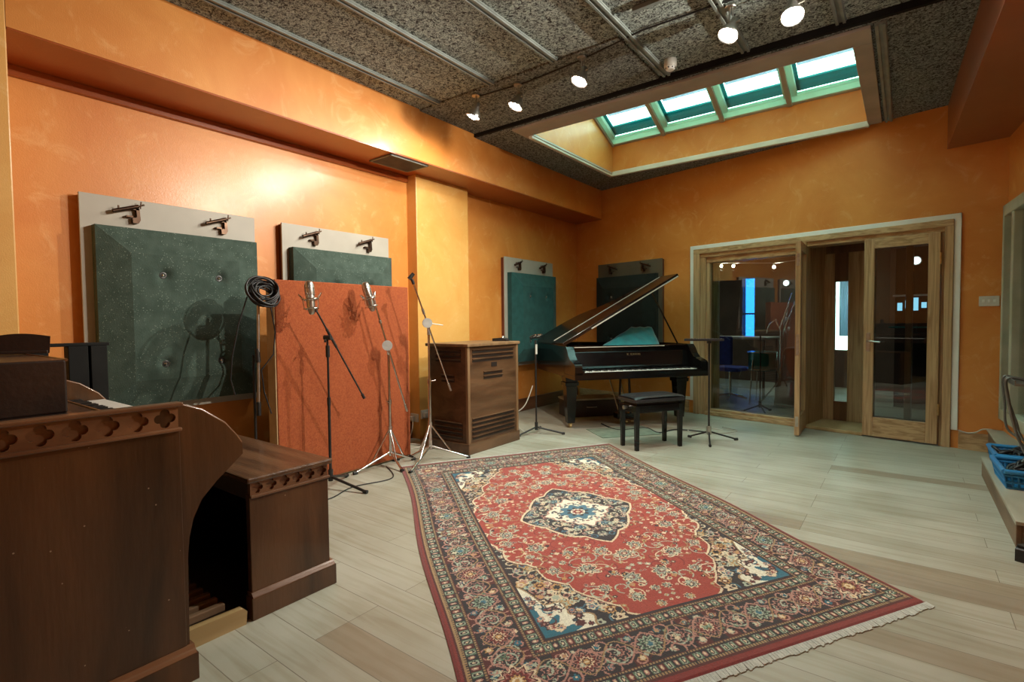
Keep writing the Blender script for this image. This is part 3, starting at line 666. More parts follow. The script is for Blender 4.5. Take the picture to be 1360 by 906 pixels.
def rug():
    full, NU, NV = make_rug()
    A = np.array([-3.19, 2.74]); Bc = np.array([-2.2, 4.38]); Cc = np.array([.08, 2.64]); Dn = A + Cc - Bc
    cen = (A + Cc) / 2
    eu = (Cc - Bc) / 2; ev = (A - Bc) / 2         # half vectors: along length (towards camera), across
    iu = np.linspace(-1, 1, NU + 1); iv = np.linspace(-1, 1, NV + 1)
    GU, GV = np.meshgrid(iu, iv, indexing='ij')
    rs_ = np.random.RandomState(5)
    wav = .014 * np.sin(GU * 5.0 + 1) * GV ** 3            # edges not quite straight
    X = GU * eu[0] + (GV + wav) * ev[0]; Y = GU * eu[1] + (GV + wav) * ev[1]
    Z = .009 + .0015 * np.sin(GU * 9) * np.cos(GV * 7)
    edge = np.maximum(np.abs(GU), np.abs(GV)); Z = np.where(edge > .995, .004, Z)
    co = np.stack([X, Y, Z], -1).reshape(-1, 3)
    idx = np.arange((NU + 1) * (NV + 1)).reshape(NU + 1, NV + 1)
    q = np.stack([idx[:-1, :-1], idx[:-1, 1:], idx[1:, 1:], idx[1:, :-1]], -1).reshape(-1, 4)
    # orientation
    d = np.cross(co[q[0][1]] - co[q[0][0]], co[q[0][2]] - co[q[0][0]])
    if d[2] < 0: q = q[:, ::-1]
    me = bpy.data.meshes.new('pile'); nf = len(q)
    me.vertices.add(len(co)); me.vertices.foreach_set('co', co.ravel())
    me.loops.add(nf * 4); me.loops.foreach_set('vertex_index', q.ravel().astype(np.int32))
    me.polygons.add(nf); me.polygons.foreach_set('loop_start', np.arange(0, nf * 4, 4, dtype=np.int32)); me.polygons.foreach_set('loop_total', np.full(nf, 4, np.int32))
    me.update()
    at = me.color_attributes.new('pile_colour', 'FLOAT_COLOR', 'CORNER')
    colr = np.repeat(np.concatenate([full.reshape(-1, 3), np.ones((nf, 1))], 1), 4, 0); at.data.foreach_set('color', colr.ravel().astype(np.float32))
    m, nt, out = node_mat('knotted_wool')
    p = nt.nodes.new('ShaderNodeBsdfPrincipled'); L(nt, p.outputs[0], out.inputs[0]); p.inputs['Roughness'].default_value = .85; p.inputs['Sheen Weight'].default_value = .35; p.inputs['Sheen Roughness'].default_value = .5
    ca = nt.nodes.new('ShaderNodeVertexColor'); ca.layer_name = 'pile_colour'
    tc = nt.nodes.new('ShaderNodeTexCoord'); nz = nt.nodes.new('ShaderNodeTexNoise'); nz.inputs['Scale'].default_value = 260; L(nt, tc.outputs['Object'], nz.inputs[0])
    mr = nt.nodes.new('ShaderNodeMapRange'); mr.inputs[3].default_value = .82; mr.inputs[4].default_value = 1.25; L(nt, nz.outputs[0], mr.inputs[0])
    mx = nt.nodes.new('ShaderNodeMix'); mx.data_type = 'RGBA'; mx.blend_type = 'MULTIPLY'; mx.inputs[0].default_value = 1
    L(nt, ca.outputs[0], mx.inputs[6]); L(nt, mr.outputs[0], mx.inputs[7]); L(nt, mx.outputs[2], p.inputs['Base Color'])
    bp = nt.nodes.new('ShaderNodeBump'); bp.inputs['Strength'].default_value = .5; bp.inputs['Distance'].default_value = .003; L(nt, nz.outputs[0], bp.inputs['Height']); L(nt, bp.outputs[0], p.inputs['Normal'])
    me.materials.append(m)
    t = Thing('persian_rug', 'large red and navy floral rug lying on the floor', 'rug', (float(cen[0]), float(cen[1]), 0))
    o = bpy.data.objects.new('pile', me); COL.objects.link(o); o.parent = t.o
    for su_ in (1, -1):
        f = MB(); c3 = cen + eu * su_
        du = eu / np.linalg.norm(eu) * su_
        n_ = 150
        top = []; 
        for i in range(n_):
            a = -1 + 2 * (i + .5) / n_; hw = .92 / n_
            ln = .034 + random.uniform(-.005, .005); sk = random.uniform(-.3, .3)
            p0 = c3 + ev * (a - hw); p1 = c3 + ev * (a + hw); q0 = p0 + du * ln + ev * sk / n_; q1 = p1 + du * ln + ev * sk / n_
            vs = [(p0[0], p0[1], .001), (p1[0], p1[1], .001), (q1[0], q1[1], .001), (q0[0], q0[1], .001), (p0[0], p0[1], .007), (p1[0], p1[1], .007), (q1[0], q1[1], .004), (q0[0], q0[1], .004)]
            f.add(vs, [(0, 3, 2, 1), (4, 5, 6, 7), (0, 1, 5, 4), (1, 2, 6, 5), (2, 3, 7, 6), (3, 0, 4, 7)])
        flipfix(t.part('fringe', f, FRING, label='white cotton fringe'))
rug()

# ------------------------------------------------------------------ wall sound panels
def clamp(T, M):
    """dark pipe clamp: tilted bar with pins, C-shaped jaw below"""
    f = MB().at(M)
    f.tube([(-.10, .035, -.034), (.035, .035, .014)], .012, 8); f.tube([(.03, .035, .012), (.066, .035, .028)], .006, 6)
    f.tube([(-.07, .035, -.024), (-.07, .035, .004)], .005, 6); f.tube([(.045, .035, .0), (.05, .035, .045)], .004, 6)
    arm = T.part('clamp', f, BRONZE, label='dark bronze clamp')
    g = MB().at(M); g.prism([(.018, .006), (.042, -.002), (.047, -.07), (.035, -.092), (.005, -.092), (.003, -.060), (.026, -.056), (.026, -.02)], .0, .03, 'y')
    g.box((-.028, .0, -.058), (.006, .03, -.048)); g.box((.0, 0, -.01), (.04, .03, .012))
    T.part('clamp_jaw', g, BRONZE, parent=arm)
def sound_panel(label, M, w, fm, bm0=None, z0=.60, z1=1.944, foam=True, group=None):
    """M: local x along the wall, y out of the wall (wall face at y=0)"""
    t = Thing('foam_absorber', label, 'sound absorber', M @ Vector((w / 2, 0, 0)), group='foam absorbers on the walls')
    t.part('backing_frame', MB().at(M).box((.01, 0, z0 + .01), (w - .01, .05, z1 - .008)), BOARD_S, label='red-brown edge')
    t.part('backboard', MB().at(M).box((0, .046, z0), (w, .062, z1)), bm0 or BOARD, .002)
    x0, x1, b0, b1 = .055, w - .02, z0 + .05, 1.755
    y0, y1, y2 = .062, .125, .185
    f = MB().at(M); i = .16
    out_ = [(x0, b0), (x1, b0), (x1, b1), (x0, b1)]; inn = [(x0 + i, b0 + i), (x1 - i, b0 + i), (x1 - i, b1 - i), (x0 + i, b1 - i)]
    vs = [(a, y0, b_) for a, b_ in out_] + [(a, y1, b_) for a, b_ in out_] + [(a, y2, b_) for a, b_ in inn]
    fs = [(0, 1, 5, 4), (1, 2, 6, 5), (2, 3, 7, 6), (3, 0, 4, 7), (4, 5, 9, 8), (5, 6, 10, 9), (6, 7, 11, 10), (7, 4, 8, 11)]
    # front face as grid with four buttoned dimples
    n_ = 44; gx = np.linspace(inn[0][0], inn[1][0], n_ + 1); gz = np.linspace(inn[0][1], inn[2][1], n_ + 1)
    cx = [x0 + i + (x1 - x0 - 2 * i) * q for q in (.27, .80)]; cz = [.905, 1.47]
    g = []
    for a in gx:
        for b_ in gz:
            dmin = min(hypot(a - p, b_ - q) for p in cx for q in cz)
            edge = a in (gx[0], gx[-1]) or b_ in (gz[0], gz[-1])
            g.append((a, y2 - (0 if edge else .038 * math.exp(-(dmin / .034) ** 2)), b_))
    f.add(vs, fs)
    f.add(g, [(p * (n_ + 1) + q, (p + 1) * (n_ + 1) + q, (p + 1) * (n_ + 1) + q + 1, p * (n_ + 1) + q + 1) for p in range(n_) for q in range(n_)], True)
    fo = flipfix(t.part('foam_pad', f, fm))
    for p in cx:
        for q in cz:
            bm_ = MB().at(M @ Matrix.Translation((p, y2 - .03, q)) @ Matrix.Rotation(-pi / 2, 4, 'X'))
            bm_.lathe([(.024, -.006), (.027, .004), (.018, .008), (.012, .006)], 14); bt = t.part('button', bm_, GUN, parent=fo)
            bm_ = MB().at(M @ Matrix.Translation((p, y2 - .022, q)) @ Matrix.Rotation(-pi / 2, 4, 'X'))
            bm_.lathe([(.001, -.003), (.012, 0), (.010, .006), (.001, .009)], 12)
            t.part('button', bm_, CHROME, parent=fo)
    for q in ((.245, 1.885), (.755, 1.885)):
        clamp(t, M @ Matrix.Translation((q[0] * w, .062, q[1])))
    return t
def LWM(y): return Matrix(((0, 1, 0, -3.95), (1, 0, 0, y), (0, 0, 1, 0), (0, 0, 0, 1)))
sound_panel('large green speckled foam panel behind the organ, a mic shadow on it', LWM(.932), 1.037, FOAM)
sound_panel('green foam panel on the left wall, mostly hidden by the rust screen', LWM(2.18), 1.05, FOAM)
sound_panel('teal foam panel on the left wall beside the piano', LWM(5.0), 1.08, FOAM_T)
PM = Matrix.Translation(bw(-3.716, D)) @ BM.to_4x4() @ Matrix.Rotation(pi, 4, 'Z')
sound_panel('dark brown panel on the far wall behind the piano lid', PM, 1.037, FOAM_B, BOARD_D)

# ------------------------------------------------------------------ rust screen (gobo)
t = Thing('acoustic_screen', 'freestanding rust-red fabric screen on the floor before the left wall', 'screen', (-3.455, 2.425, 0))
f = MB().box((-3.5, 1.835, .01), (-3.40, 1.85, 1.45)).box((-3.5, 3.0, .01), (-3.40, 3.015, 1.45)).box((-3.5, 1.85, 1.437), (-3.40, 3.0, 1.45)).box((-3.5, 1.85, .01), (-3.40, 3.0, .03))
t.part('frame', f, BEIGE, .002, label='pale plywood frame edge')
t.part('fabric_face', MB().box((-3.488, 1.842, .015), (-3.393, 3.019, 1.454)), GOBO, .006)
t.part('rear_face', MB().box((-3.506, 1.851, .031), (-3.489, 2.999, 1.436)), DARKR, .002)
for y in (2.0, 2.85): t.part('foot', MB().box((-3.53, y - .03, 0), (-3.37, y + .03, .0125)), BLACKP)

# ------------------------------------------------------------------ rotary speaker cabinet
t = Thing('wooden_speaker_cabinet', 'tall walnut louvred cabinet beside the amber pilaster', 'cabinet', (-3.25, 3.69, 0))
X0, X1, Y0, Y1, H = -3.5, -3.0, 3.33, 4.06, .965
t.part('carcass', MB().box((X0, Y0 + .012, .05), (X1 - .012, Y1 - .012, H - .03)), LESL, .002)
t.part('top_board', MB().box((X0 - .01, Y0 - .014, H - .028), (X1 + .014, Y1 + .014, H)), LESL_L, .006)
t.part('plinth', MB().box((X0, Y0 - .006, 0), (X1 + .008, Y1 + .006, .095)), LESL, .006)
for y in (Y0, Y1 - .03): t.part('corner_post', MB().box((X1 - .03, y, .09), (X1, y + .03, H - .028)), LESL_L, .006, label='pale worn corner post')
def louvre(y0, y1, z, front=True):
    f = MB(); g = MB()
    if front:
        f.box((X1 - .014, y0, z), (X1 - .0105, y1, z + .017))
        g.add([(X1 - .010, y0, z + .017), (X1 - .010, y1, z + .017), (X1 + .004, y1, z + .028), (X1 + .004, y0, z + .028), (X1 - .010, y0, z + .031), (X1 - .010, y1, z + .031)],
              [(0, 1, 2, 3), (3, 2, 5, 4), (0, 3, 4), (1, 5, 2), (0, 4, 5, 1)])
    else:
        f.box((y0, Y0 + .0105, z), (y1, Y0 + .014, z + .017))
        g.add([(y0, Y0 + .010, z + .017), (y1, Y0 + .010, z + .017), (y1, Y0 - .004, z + .028), (y0, Y0 - .004, z + .028), (y0, Y0 + .010, z + .031), (y1, Y0 + .010, z + .031)],
              [(0, 1, 2, 3), (3, 2, 5, 4), (0, 3, 4), (1, 5, 2), (0, 4, 5, 1)])
    s_ = t.part('louvre_slot', f, LESL_D)
    flipfix(t.part('louvre', g, LESL, parent=s_))
for z in (.80, .84, .88): louvre(Y0 + .07, Y1 - .07, z)
for z in (.64, .68): louvre(Y0 + .22, Y1 - .24, z)
for z in (.12, .16, .20, .24, .28): louvre(Y0 + .06, Y1 - .06, z)
for z in (.80, .84, .88): louvre(X0 + .1, X1 - .09, z, False)
for z in (.62, .66): louvre(X0 + .17, X1 - .17, z, False)
for z in (.12, .16, .20, .24): louvre(X0 + .08, X1 - .08, z, False)
t.part('badge', MB().box((X1 - .012, Y0 + .33, .745), (X1 - .009, Y0 + .41, .785)), LESL_D)
t = Thing('pedal_box', 'small black box with a chrome knob on top of the walnut cabinet', 'box', (-3.15, 3.98, H), .2)
t.part('body', MB().prism([(-.075, 0), (.075, 0), (.07, .022), (.02, .034), (-.075, .026)], -.035, .035, 'y'), BLACKM, .004, w=False)
t.part('knob', MB().lathe([(.018, 0), (.018, .012), (.01, .016)], 14, (.02, 0, .032)), CHROME, w=False)

# ------------------------------------------------------------------ organ console
def quat_band(T, name, x, y0, y1, z0, z1, n, mdl, dirx=1):
    """board pierced by quatrefoils, facing +x at x"""
    h = z1 - z0; f = MB(); cell = (y1 - y0) / n; dp = .013
    R = min(h, cell) * .455
    def outline(a):
        # union of four circles of radius .46R centred at .55R
        best = 0
        for q in range(4):
            c = (.52 * R * cos(q * pi / 2), .52 * R * sin(q * pi / 2)); r = .46 * R
            bx = cos(a) * c[0] + sin(a) * c[1]; disc = bx * bx - (c[0] ** 2 + c[1] ** 2 - r * r)
            if disc > 0: best = max(best, bx + sqrt(disc))
        return max(best, .3 * R)
    N = 40
    for i in range(n):
        cy, cz = y0 + cell * (i + .5), (z0 + z1) / 2
        angs = [2 * pi * k_ / N + pi / 4 for k_ in range(N)]
        inn = []; outp = []
        for a in angs:
            r = outline(a); inn.append((cy + r * cos(a), cz + r * sin(a)))
            sc = min(cell / 2 / max(1e-9, abs(cos(a))), h / 2 / max(1e-9, abs(sin(a)))); outp.append((cy + sc * cos(a), cz + sc * sin(a)))
        # corner fill: snap nearest samples to the corners
        for qy in (-1, 1):
            for qz in (-1, 1):
                c = (cy + qy * cell / 2, cz + qz * h / 2); j = min(range(N), key=lambda m_: hypot(outp[m_][0] - c[0], outp[m_][1] - c[1])); outp[j] = c
        vs = [(x, *p) for p in outp] + [(x, *p) for p in inn] + [(x - dp, *p) for p in inn]
        fs = []
        for a in range(N):
            b_ = (a + 1) % N; fs += [(a, b_, N + b_, N + a), (N + a, N + b_, 2 * N + b_, 2 * N + a)]
        f.add(vs, fs); f.add([(x - dp, *p) for p in inn], [tuple(range(N))])
    f.add([(x, y0, z0), (x, y1, z0), (x, y1, z1), (x, y0, z1), (x - .02, y0, z0), (x - .02, y1, z0), (x - .02, y1, z1), (x - .02, y0, z1)],
          [(0, 4, 5, 1), (1, 5, 6, 2), (2, 6, 7, 3), (3, 7, 4, 0), (4, 7, 6, 5)])
    return flipfix(T.part(name, f, mdl, label='carved quatrefoil band'))
t = Thing('organ_console', 'dark oak church organ console filling the left foreground', 'organ', (-2.5, .2, 0))
XS, YE = -1.845, .675
t.part('side_panel', MB().box((XS - .03, -1.1, .10), (XS, YE, .815)), OAK, .002)
t.part('side_panel', MB().box((-3.23, -1.1, .0), (-3.20, YE, .90)), OAK, .003)
quat_band(t, 'quatrefoil_band', XS + .004, -1.022, YE - .005, .826, .893, 23, OAK_T)
f = MB().box((XS - .03, -1.1, .893), (XS + .016, YE + .008, .906)).box((XS - .03, -1.1, .814), (XS + .013, YE + .004, .826))
t.part('rail_moulding', f, OAK_T, .004)
f = MB().box((XS - .04, -1.1, 0), (XS + .022, YE + .026, .088)); t.part('plinth', f, OAK, .002)
t.part('plinth_moulding', MB().prism([(XS - .03, .088), (XS + .022, .088), (XS + .016, .098), (XS + .010, .100), (XS + .004, .112), (XS - .03, .112)], -1.1, YE + .02, 'y'), OAK_T, .001)
wing = [(.60, .893), (.683, .893), (.745, .867), (.816, .813), (.853, .765), (.871, .734), (.872, .700), (.835, .668), (.783, .625), (.735, .575), (.708, .52), (.694, .46), (.688, .40), (.684, .10), (.60, .10)]
t.part('side_bracket', MB().prism(wing, XS - .028, XS - .004, 'x'), OAK, .002)
f = MB().tube([(XS - .016, y, z + .002) for y, z in wing[1:6]], .006, 6); t.part('bracket_bead', f, OAK_T)
t.part('side_bracket', MB().prism([(y, z) for y, z in wing], -3.228, -3.204, 'x'), OAK, .002)
t.part('bracket_bead', MB().tube([(-3.216, y, z + .002) for y, z in wing[1:6]], .006, 6), OAK_T)
t.part('knee_panel', MB().box((-3.2, .28, 0), (XS - .03, .32, .72)), OAK_B, .002)
t.part('key_bed', MB().box((-3.2, -.6, .70), (XS - .03, .84, .745)), OAK_B, .004)
t.part('key_slip', MB().box((-3.2, .835, .70), (XS - .03, .855, .775)), OAK_B, .004)
f = MB().box((-3.2, -.7, .745), (XS - .03, .60, .84)).box((-3.2, -.7, .84), (XS - .03, .48, .875))
t.part('case_ledge', f, OAK_B, .008)
t.part('upper_case', MB().box((-3.12, -.6, .875), (-2.14, .465, 1.045)), OAK_B, .006)
f = MB()
f.tube([(-3.12, .465, 1.044), (-2.14, .465, 1.044)], .005, 6); f.tube([(-3.19, .60, .84), (-1.88, .60, .84)], .005, 6)
t.part('case_bead', f, OAK_T)
ks = -3.19; nk = 40; kw = (XS - .05 - ks) / nk
mo = t.part('manual', MB().box((-3.19, .58, .745), (XS - .04, .82, .765)), OAK_B)
kk = build('white_key', MB().box((0, .60, .767), (kw * .93, .835, .787)), IVORY, mo, .0015, Matrix.Identity(4))
kk.location = (0, 0, 0)
inv = t.inv
for i in range(nk):
    o = kk if i == 0 else kk.copy()
    if i: COL.objects.link(o); o.parent = mo
    o.location = inv @ Vector((ks + i * kw, 0, 0))
kb = build('black_key', MB().box((0, .60, .785), (kw * .5, .735, .802)), EBONY, mo, .0015)
first = True
for i in range(nk - 1):
    if i % 7 in (2, 6): continue
    o = kb if first else kb.copy()
    if not first: COL.objects.link(o); o.parent = mo
    first = False; o.location = inv @ Vector((ks + (i + .75) * kw, 0, 0))
pb = t.part('pedalboard', MB().box((-3.15, .2, .0), (-2.036, .3, .07)).box((-3.15, .3, .0), (-2.036, .93, .044)), OAK_B, .004)
t.part('pedal_side', MB().prism([(.25, .0), (.94, .0), (.945, .05), (.93, .065), (.25, .085)], -2.035, -2.005, 'x'), YWOOD, .005, parent=pb, label='pale worn wooden pedalboard side')
pm_ = t.part('pedal', MB().box((0, .28, .045), (.026, .90, .075)), PLY, .004, w=False, parent=pb)
for i in range(17):
    o = pm_ if i == 0 else pm_.copy()
    if i: COL.objects.link(o); o.parent = pb
    o.location = inv @ Vector((-3.12 + i * .063, 0, 0))
# curved music rest lying on the organ case
arc = [(-.17, 0)] + [(-.21 + .42 * i / 12, .066 + .012 * sin(pi * i / 12)) for i in range(13)] + [(.20, .0)]
t = Thing('music_rest', 'dark curved wooden music rest on top of the organ case', 'music rest', (-2.72, .455, 1.047), 1.35)
t.part('board', MB().prism([(x * .42, z) for x, z in arc], -.012, .012, 'y'), OAK_B, .004, w=False)
t.part('ledge', MB().box((-.075, -.04, 0), (.08, .012, .012)), OAK_B, .003, w=False)
# black stand behind organ
t = Thing('black_keyboard_stand', 'black slatted stand behind the organ console', 'stand', (-3.38, .75, 0))
t.part('top_bar', MB().box((-3.42, .52, 1.050), (-3.34, .905, 1.066)), BLACKP, .003)
t.part('side_post', MB().box((-3.42, .735, 0), (-3.34, .815, 1.05)), BLACKP, .003)
t.part('side_post', MB().box((-3.42, .825, 0), (-3.34, .895, 1.05)), BLACKP, .003)
t.part('side_post', MB().box((-3.42, .52, 0), (-3.34, .66, 1.05)), BLACKP, .003)
t.part('panel', MB().box((-3.41, .735, .3), (-3.40, .895, 1.05)), BOARD_S, .001)
# bench
t = Thing('organ_bench', 'dark oak organ bench with quatrefoil band beside the console', 'bench', (-2.6, 1.145, 0))
BX = -2.02; Y0, Y1 = .972, 1.316
t.part('end_panel', MB().box((BX - .03, Y0, 0), (BX, Y1, .49)), OAK, .003)
t.part('end_panel', MB().box((-3.22, Y0, 0), (-3.19, Y1, .53)), OAK_B, .003)
quat_band(t, 'quatrefoil_band', BX + .002, Y0 + .003, Y1 - .003, .487, .537, 6, OAK_T)
t.part('band_moulding', MB().box((BX - .02, Y0, .476), (BX + .012, Y1 + .004, .487)), OAK_T, .003)
t.part('seat_board', MB().box((-3.24, Y0 - .015, .537), (BX + .018, Y1 + .015, .560)), OAK_H, .007)
t.part('plinth', MB().box((BX - .035, Y0 - .008, 0), (BX + .018, Y1 + .020, .088)), OAK, .002)
t.part('plinth_moulding', MB().prism([(BX - .03, .088), (BX + .018, .088), (BX + .010, .1), (BX + .003, .105), (BX - .03, .105)], Y0 - .004, Y1 + .014, 'y'), OAK_T, .001)
t.part('shade_board', MB().box((-3.19, Y0 - .03, .0), (BX - .036, Y1 - .006, .014)), OAK_B, .002)  # dark board added to stand for the shade inside the bench
t.part('rear_panel', MB().box((-3.19, Y1 - .03, .014), (BX - .03, Y1 - .006, .537)), OAK_B, .002)
t.part('front_rail', MB().box((-3.19, Y0 + .01, .46), (BX - .03, Y0 + .03, .537)), OAK_B, .002)
t.part('book_shelf', MB().box((-3.19, Y1 - .085, .345), (BX - .03, Y1 - .03, .36)), GREYS, .002, label='dusty grey shelf')
t = Thing('plug_adaptor', 'small white plug hanging at the end of the bench shelf', 'plug', (-2.065, 1.25, .361))
t.part('body', MB().box((-2.08, 1.235, .361), (-2.055, 1.27, .405)), PLAST, .004)
t.part('lead', MB().tube([(-2.07, 1.25, .366), (-2.12, 1.245, .365), (-2.18, 1.26, .365)], .003, 6), CABLE_W)

# ------------------------------------------------------------------ grand piano
TH = radians(50.5); PO = (-2.74, 4.60, 0)
t = Thing('grand_piano', 'black grand piano with raised lid in the far corner', 'piano', PO, TH)
TH_T = t
def P(name, mb, m, bevel=0, parent=None, label=None): return t.part(name, mb, m, bevel, w=False, parent=parent, label=label)
LN = 1.32; RT, RB = .885, .565
def bez(p0, p1, p2, p3, n=12):
    return [((1 - s) ** 3 * p0[0] + 3 * (1 - s) ** 2 * s * p1[0] + 3 * (1 - s) * s * s * p2[0] + s ** 3 * p3[0],
             (1 - s) ** 3 * p0[1] + 3 * (1 - s) ** 2 * s * p1[1] + 3 * (1 - s) * s * s * p2[1] + s ** 3 * p3[1]) for s in [i / n for i in range(1, n + 1)]]
def body(y0, off=0):
    p = [(off, y0), (1.5 - off, y0), (1.5 - off, .42)]
    p += bez((1.5 - off, .42), (1.5 - off, .80), (.98 - off, .78), (.80 - off * .7, 1.05 - off * .5), 14)
    p += bez((.80 - off * .7, 1.05 - off * .5), (.70, 1.32), (.45, LN + .03 - off), (.20, LN + .01 - off), 10)
    p += bez((.20, LN + .01 - off), (.06, LN - off), (off, LN - .05), (off, LN - .16), 6)
    return p
bo, bi = body(.16), body(.20, .045)
f = MB(); n = len(bo)
vs = [(x, y, RB) for x, y in bo] + [(x, y, RT) for x, y in bo] + [(x, y, RT) for x, y in bi] + [(x, y, RB) for x, y in bi]
f.add(vs, [(i, (i + 1) % n, n + (i + 1) % n, n + i) for i in range(n)]); f.add(vs, [(n + i, n + (i + 1) % n, 2 * n + (i + 1) % n, 2 * n + i) for i in range(n)])
f.add(vs, [(2 * n + i, 2 * n + (i + 1) % n, 3 * n + (i + 1) % n, 3 * n + i) for i in range(n)]); f.add(vs, [(3 * n + i, 3 * n + (i + 1) % n, (i + 1) % n, i) for i in range(n)])
flipfix(P('rim', f, LACQ, .003))
P('soundboard', MB().prism(body(.21, .05), RB + .02, RT - .09), PLATE)
f = MB()
for i in range(9): f.tube([(.12 + .14 * i, .34, RT - .075), (.10 + .085 * i, min(1.2, 1.22 - .075 * i), RT - .075)], .012, 6)
P('plate_strut', f, PLATE)
P('key_bed', MB().box((0, -.13, .555), (1.5, .22, .600)), LACQ, .004)
P('key_slip', MB().box((.0, -.145, .555), (1.5, -.125, .632)), LACQ, .004)
cheek = [(-.145, .60), (-.145, .69), (-.13, .715), (-.06, .735), (0, .75), (.05, .79), (.09, .85), (.13, .885), (.20, .885), (.20, .60)]
for x in (0, 1.42): P('arm', MB().prism(cheek, x, x + .08, 'x'), LACQ, .008)
P('fallboard', MB().prism([(.04, .655), (.10, .665), (.155, .82), (.20, .82), (.20, .655)], .08, 1.42, 'x'), LACQ, .004)
P('front_top_edge', MB().box((.08, .145, .865), (1.42, .19, .885)), LACQ_L, .006)
P('rim_glint', MB().box((.10, .142, .868), (1.15, .146, .876)), EDGE_GLINT, .001, label='painted glint along the rim')  # thin pale strip painted as a reflection along the rim
P('key_block', MB().box((.08, -.12, .60), (.115, .04, .645)).box((1.385, -.12, .60), (1.42, .04, .645)), LACQ, .004)
kf = P('keyboard', MB().box((.115, -.12, .60), (1.385, .05, .612)), PLY)
kw = 1.27 / 52
k0 = P('white_key', MB().box((.0006, -.112, .613), (kw - .0012, .045, .634)), IVORY, .0015, parent=kf)
for i in range(52):
    o = k0 if i == 0 else k0.copy()
    if i: COL.objects.link(o); o.parent = kf
    o.location = (.115 + i * kw, 0, 0)
k1 = P('black_key', MB().box((-.005, -.062, .634), (.006, .045, .647)), EBONY, .0015, parent=kf); first = True
for i in range(51):
    if i % 7 in (1, 4): continue
    o = k1 if first else k1.copy()
    if not first: COL.objects.link(o); o.parent = kf
    first = False; o.location = (.115 + (i + 1) * kw, 0, 0)
# gilt maker's mark on the fallboard
def text_obj(s_, size, M, m, name, parent):
    cu = bpy.data.curves.new(name, 'FONT'); cu.body = s_; cu.size = size; cu.align_x = 'CENTER'; cu.extrude = .0006
    tmp = bpy.data.objects.new(name, cu); COL.objects.link(tmp)
    me = bpy.data.meshes.new_from_object(tmp.evaluated_get(bpy.context.evaluated_depsgraph_get())); bpy.data.objects.remove(tmp)
    o = bpy.data.objects.new(name, me); COL.objects.link(o); o.parent = parent; o.matrix_local = M; me.materials.clear(); me.materials.append(m); return o
MK = Matrix.Translation((.78, .1375, .775)) @ Matrix.Rotation(radians(69), 4, 'X')
text_obj('K. KAWAI', .036, MK, BRASS, 'lettering', t.o)
# legs
def pleg(x, y):
    f = MB(); a, b_ = .062, .040
    for (z0, w0, z1, w1) in ((.055, b_, .46, a), (.46, a + .012, .50, a + .016), (.50, a + .004, .556, a + .012)):
        f.add([(x - w0, y - w0, z0), (x + w0, y - w0, z0), (x + w0, y + w0, z0), (x - w0, y + w0, z0), (x - w1, y - w1, z1), (x + w1, y - w1, z1), (x + w1, y + w1, z1), (x - w1, y + w1, z1)],
              [(0, 3, 2, 1), (4, 5, 6, 7), (0, 1, 5, 4), (1, 2, 6, 5), (2, 3, 7, 6), (3, 0, 4, 7)])
    l_ = P('leg', f, LACQ, .004)
    g = MB().tube([(x - .012, y, .024), (x + .012, y, .024)], .023, 14); g.box((x - .02, y - .012, .03), (x + .02, y + .012, .058))
    P('caster', g, BRASS, parent=l_)
pleg(.09, .26); pleg(1.40, .26); pleg(.40, 1.08)
f = MB().box((.62, .26, .53), (.88, .36, .556)).tube([(.68, .30, .12), (.70, .30, .54)], .014, 8).tube([(.82, .30, .12), (.80, .30, .54)], .014, 8).box((.63, .22, .07), (.87, .34, .13))
ly = P('pedal_lyre', f, LACQ, .004)
for x in (.68, .75, .82): P('pedal', MB().box((x - .014, .10, .06), (x + .014, .24, .072)), BRASS, .004, parent=ly)
P('lyre_brace', MB().tube([(.70, .34, .12), (.68, .62, .56)], .008, 6).tube([(.80, .34, .12), (.82, .62, .56)], .008, 6), SATIN)
# lid
AL = radians(29.0)
LMx = Matrix.Translation((0, 0, RT + .008)) @ Matrix.Rotation(-AL, 4, 'Y')
y1 = .16
lidp = [(-.012, y1), (1.53, y1), (1.53, .42)] + [(x + .02, y + .01) for x, y in body(.16)[3:]]
lidp = [(x, y) for x, y in lidp]; lidp[-1] = (-.012, LN - .16)
f = MB().at(LMx).prism(lidp, 0, .018); P('lid', f, LACQ_L, .003)
f = MB().at(LMx).box((-.008, y1, .0185), (1.53, y1 + .37, .036)); fl_ = P('lid_flap', f, LACQ_L, .003)
P('lid_glint', MB().at(LMx).box((.35, y1 - .004, .002), (1.52, y1 - .001, .014)), EDGE_GLINT, parent=fl_, label='painted glint on the front of the lid')  # pale strips painted as glints on the lid and flap
P('lid_glint', MB().at(LMx).box((.02, y1 + .356, .0365), (1.51, y1 + .370, .0395)), EDGE_GLINT, parent=fl_, label='painted glint on the flap')
pr = LMx @ Vector((1.28, .42, 0))
P('lid_prop', MB().tube([(1.45, .36, RT - .02), tuple(pr)], .009, 8), LACQ)
# teal sheet sloping up inside the open piano
t2 = Thing('teal_sheet', 'teal sheet sloping up inside the open piano', 'cloth', PO, TH)
n = 14; vs = []
for i in range(n + 1):
    for j in range(n + 1):
        u_, w_ = i / n, j / n
        x = (.45 + .72 * u_) * (1 - w_) + (.98 + .26 * u_) * w_; y = .27 + .33 * w_
        z = RT - .02 + .21 * w_ + .004 * sin(i * 1.1 + j)
        vs.append((x, y, z))
f = MB(); f.add(vs, [(i * (n + 1) + j, (i + 1) * (n + 1) + j, (i + 1) * (n + 1) + j + 1, i * (n + 1) + j + 1) for i in range(n) for j in range(n)], True)
o = t2.part('cover', f, TEALC, w=False); sm = o.modifiers.new('thick', 'SOLIDIFY'); sm.thickness = .006
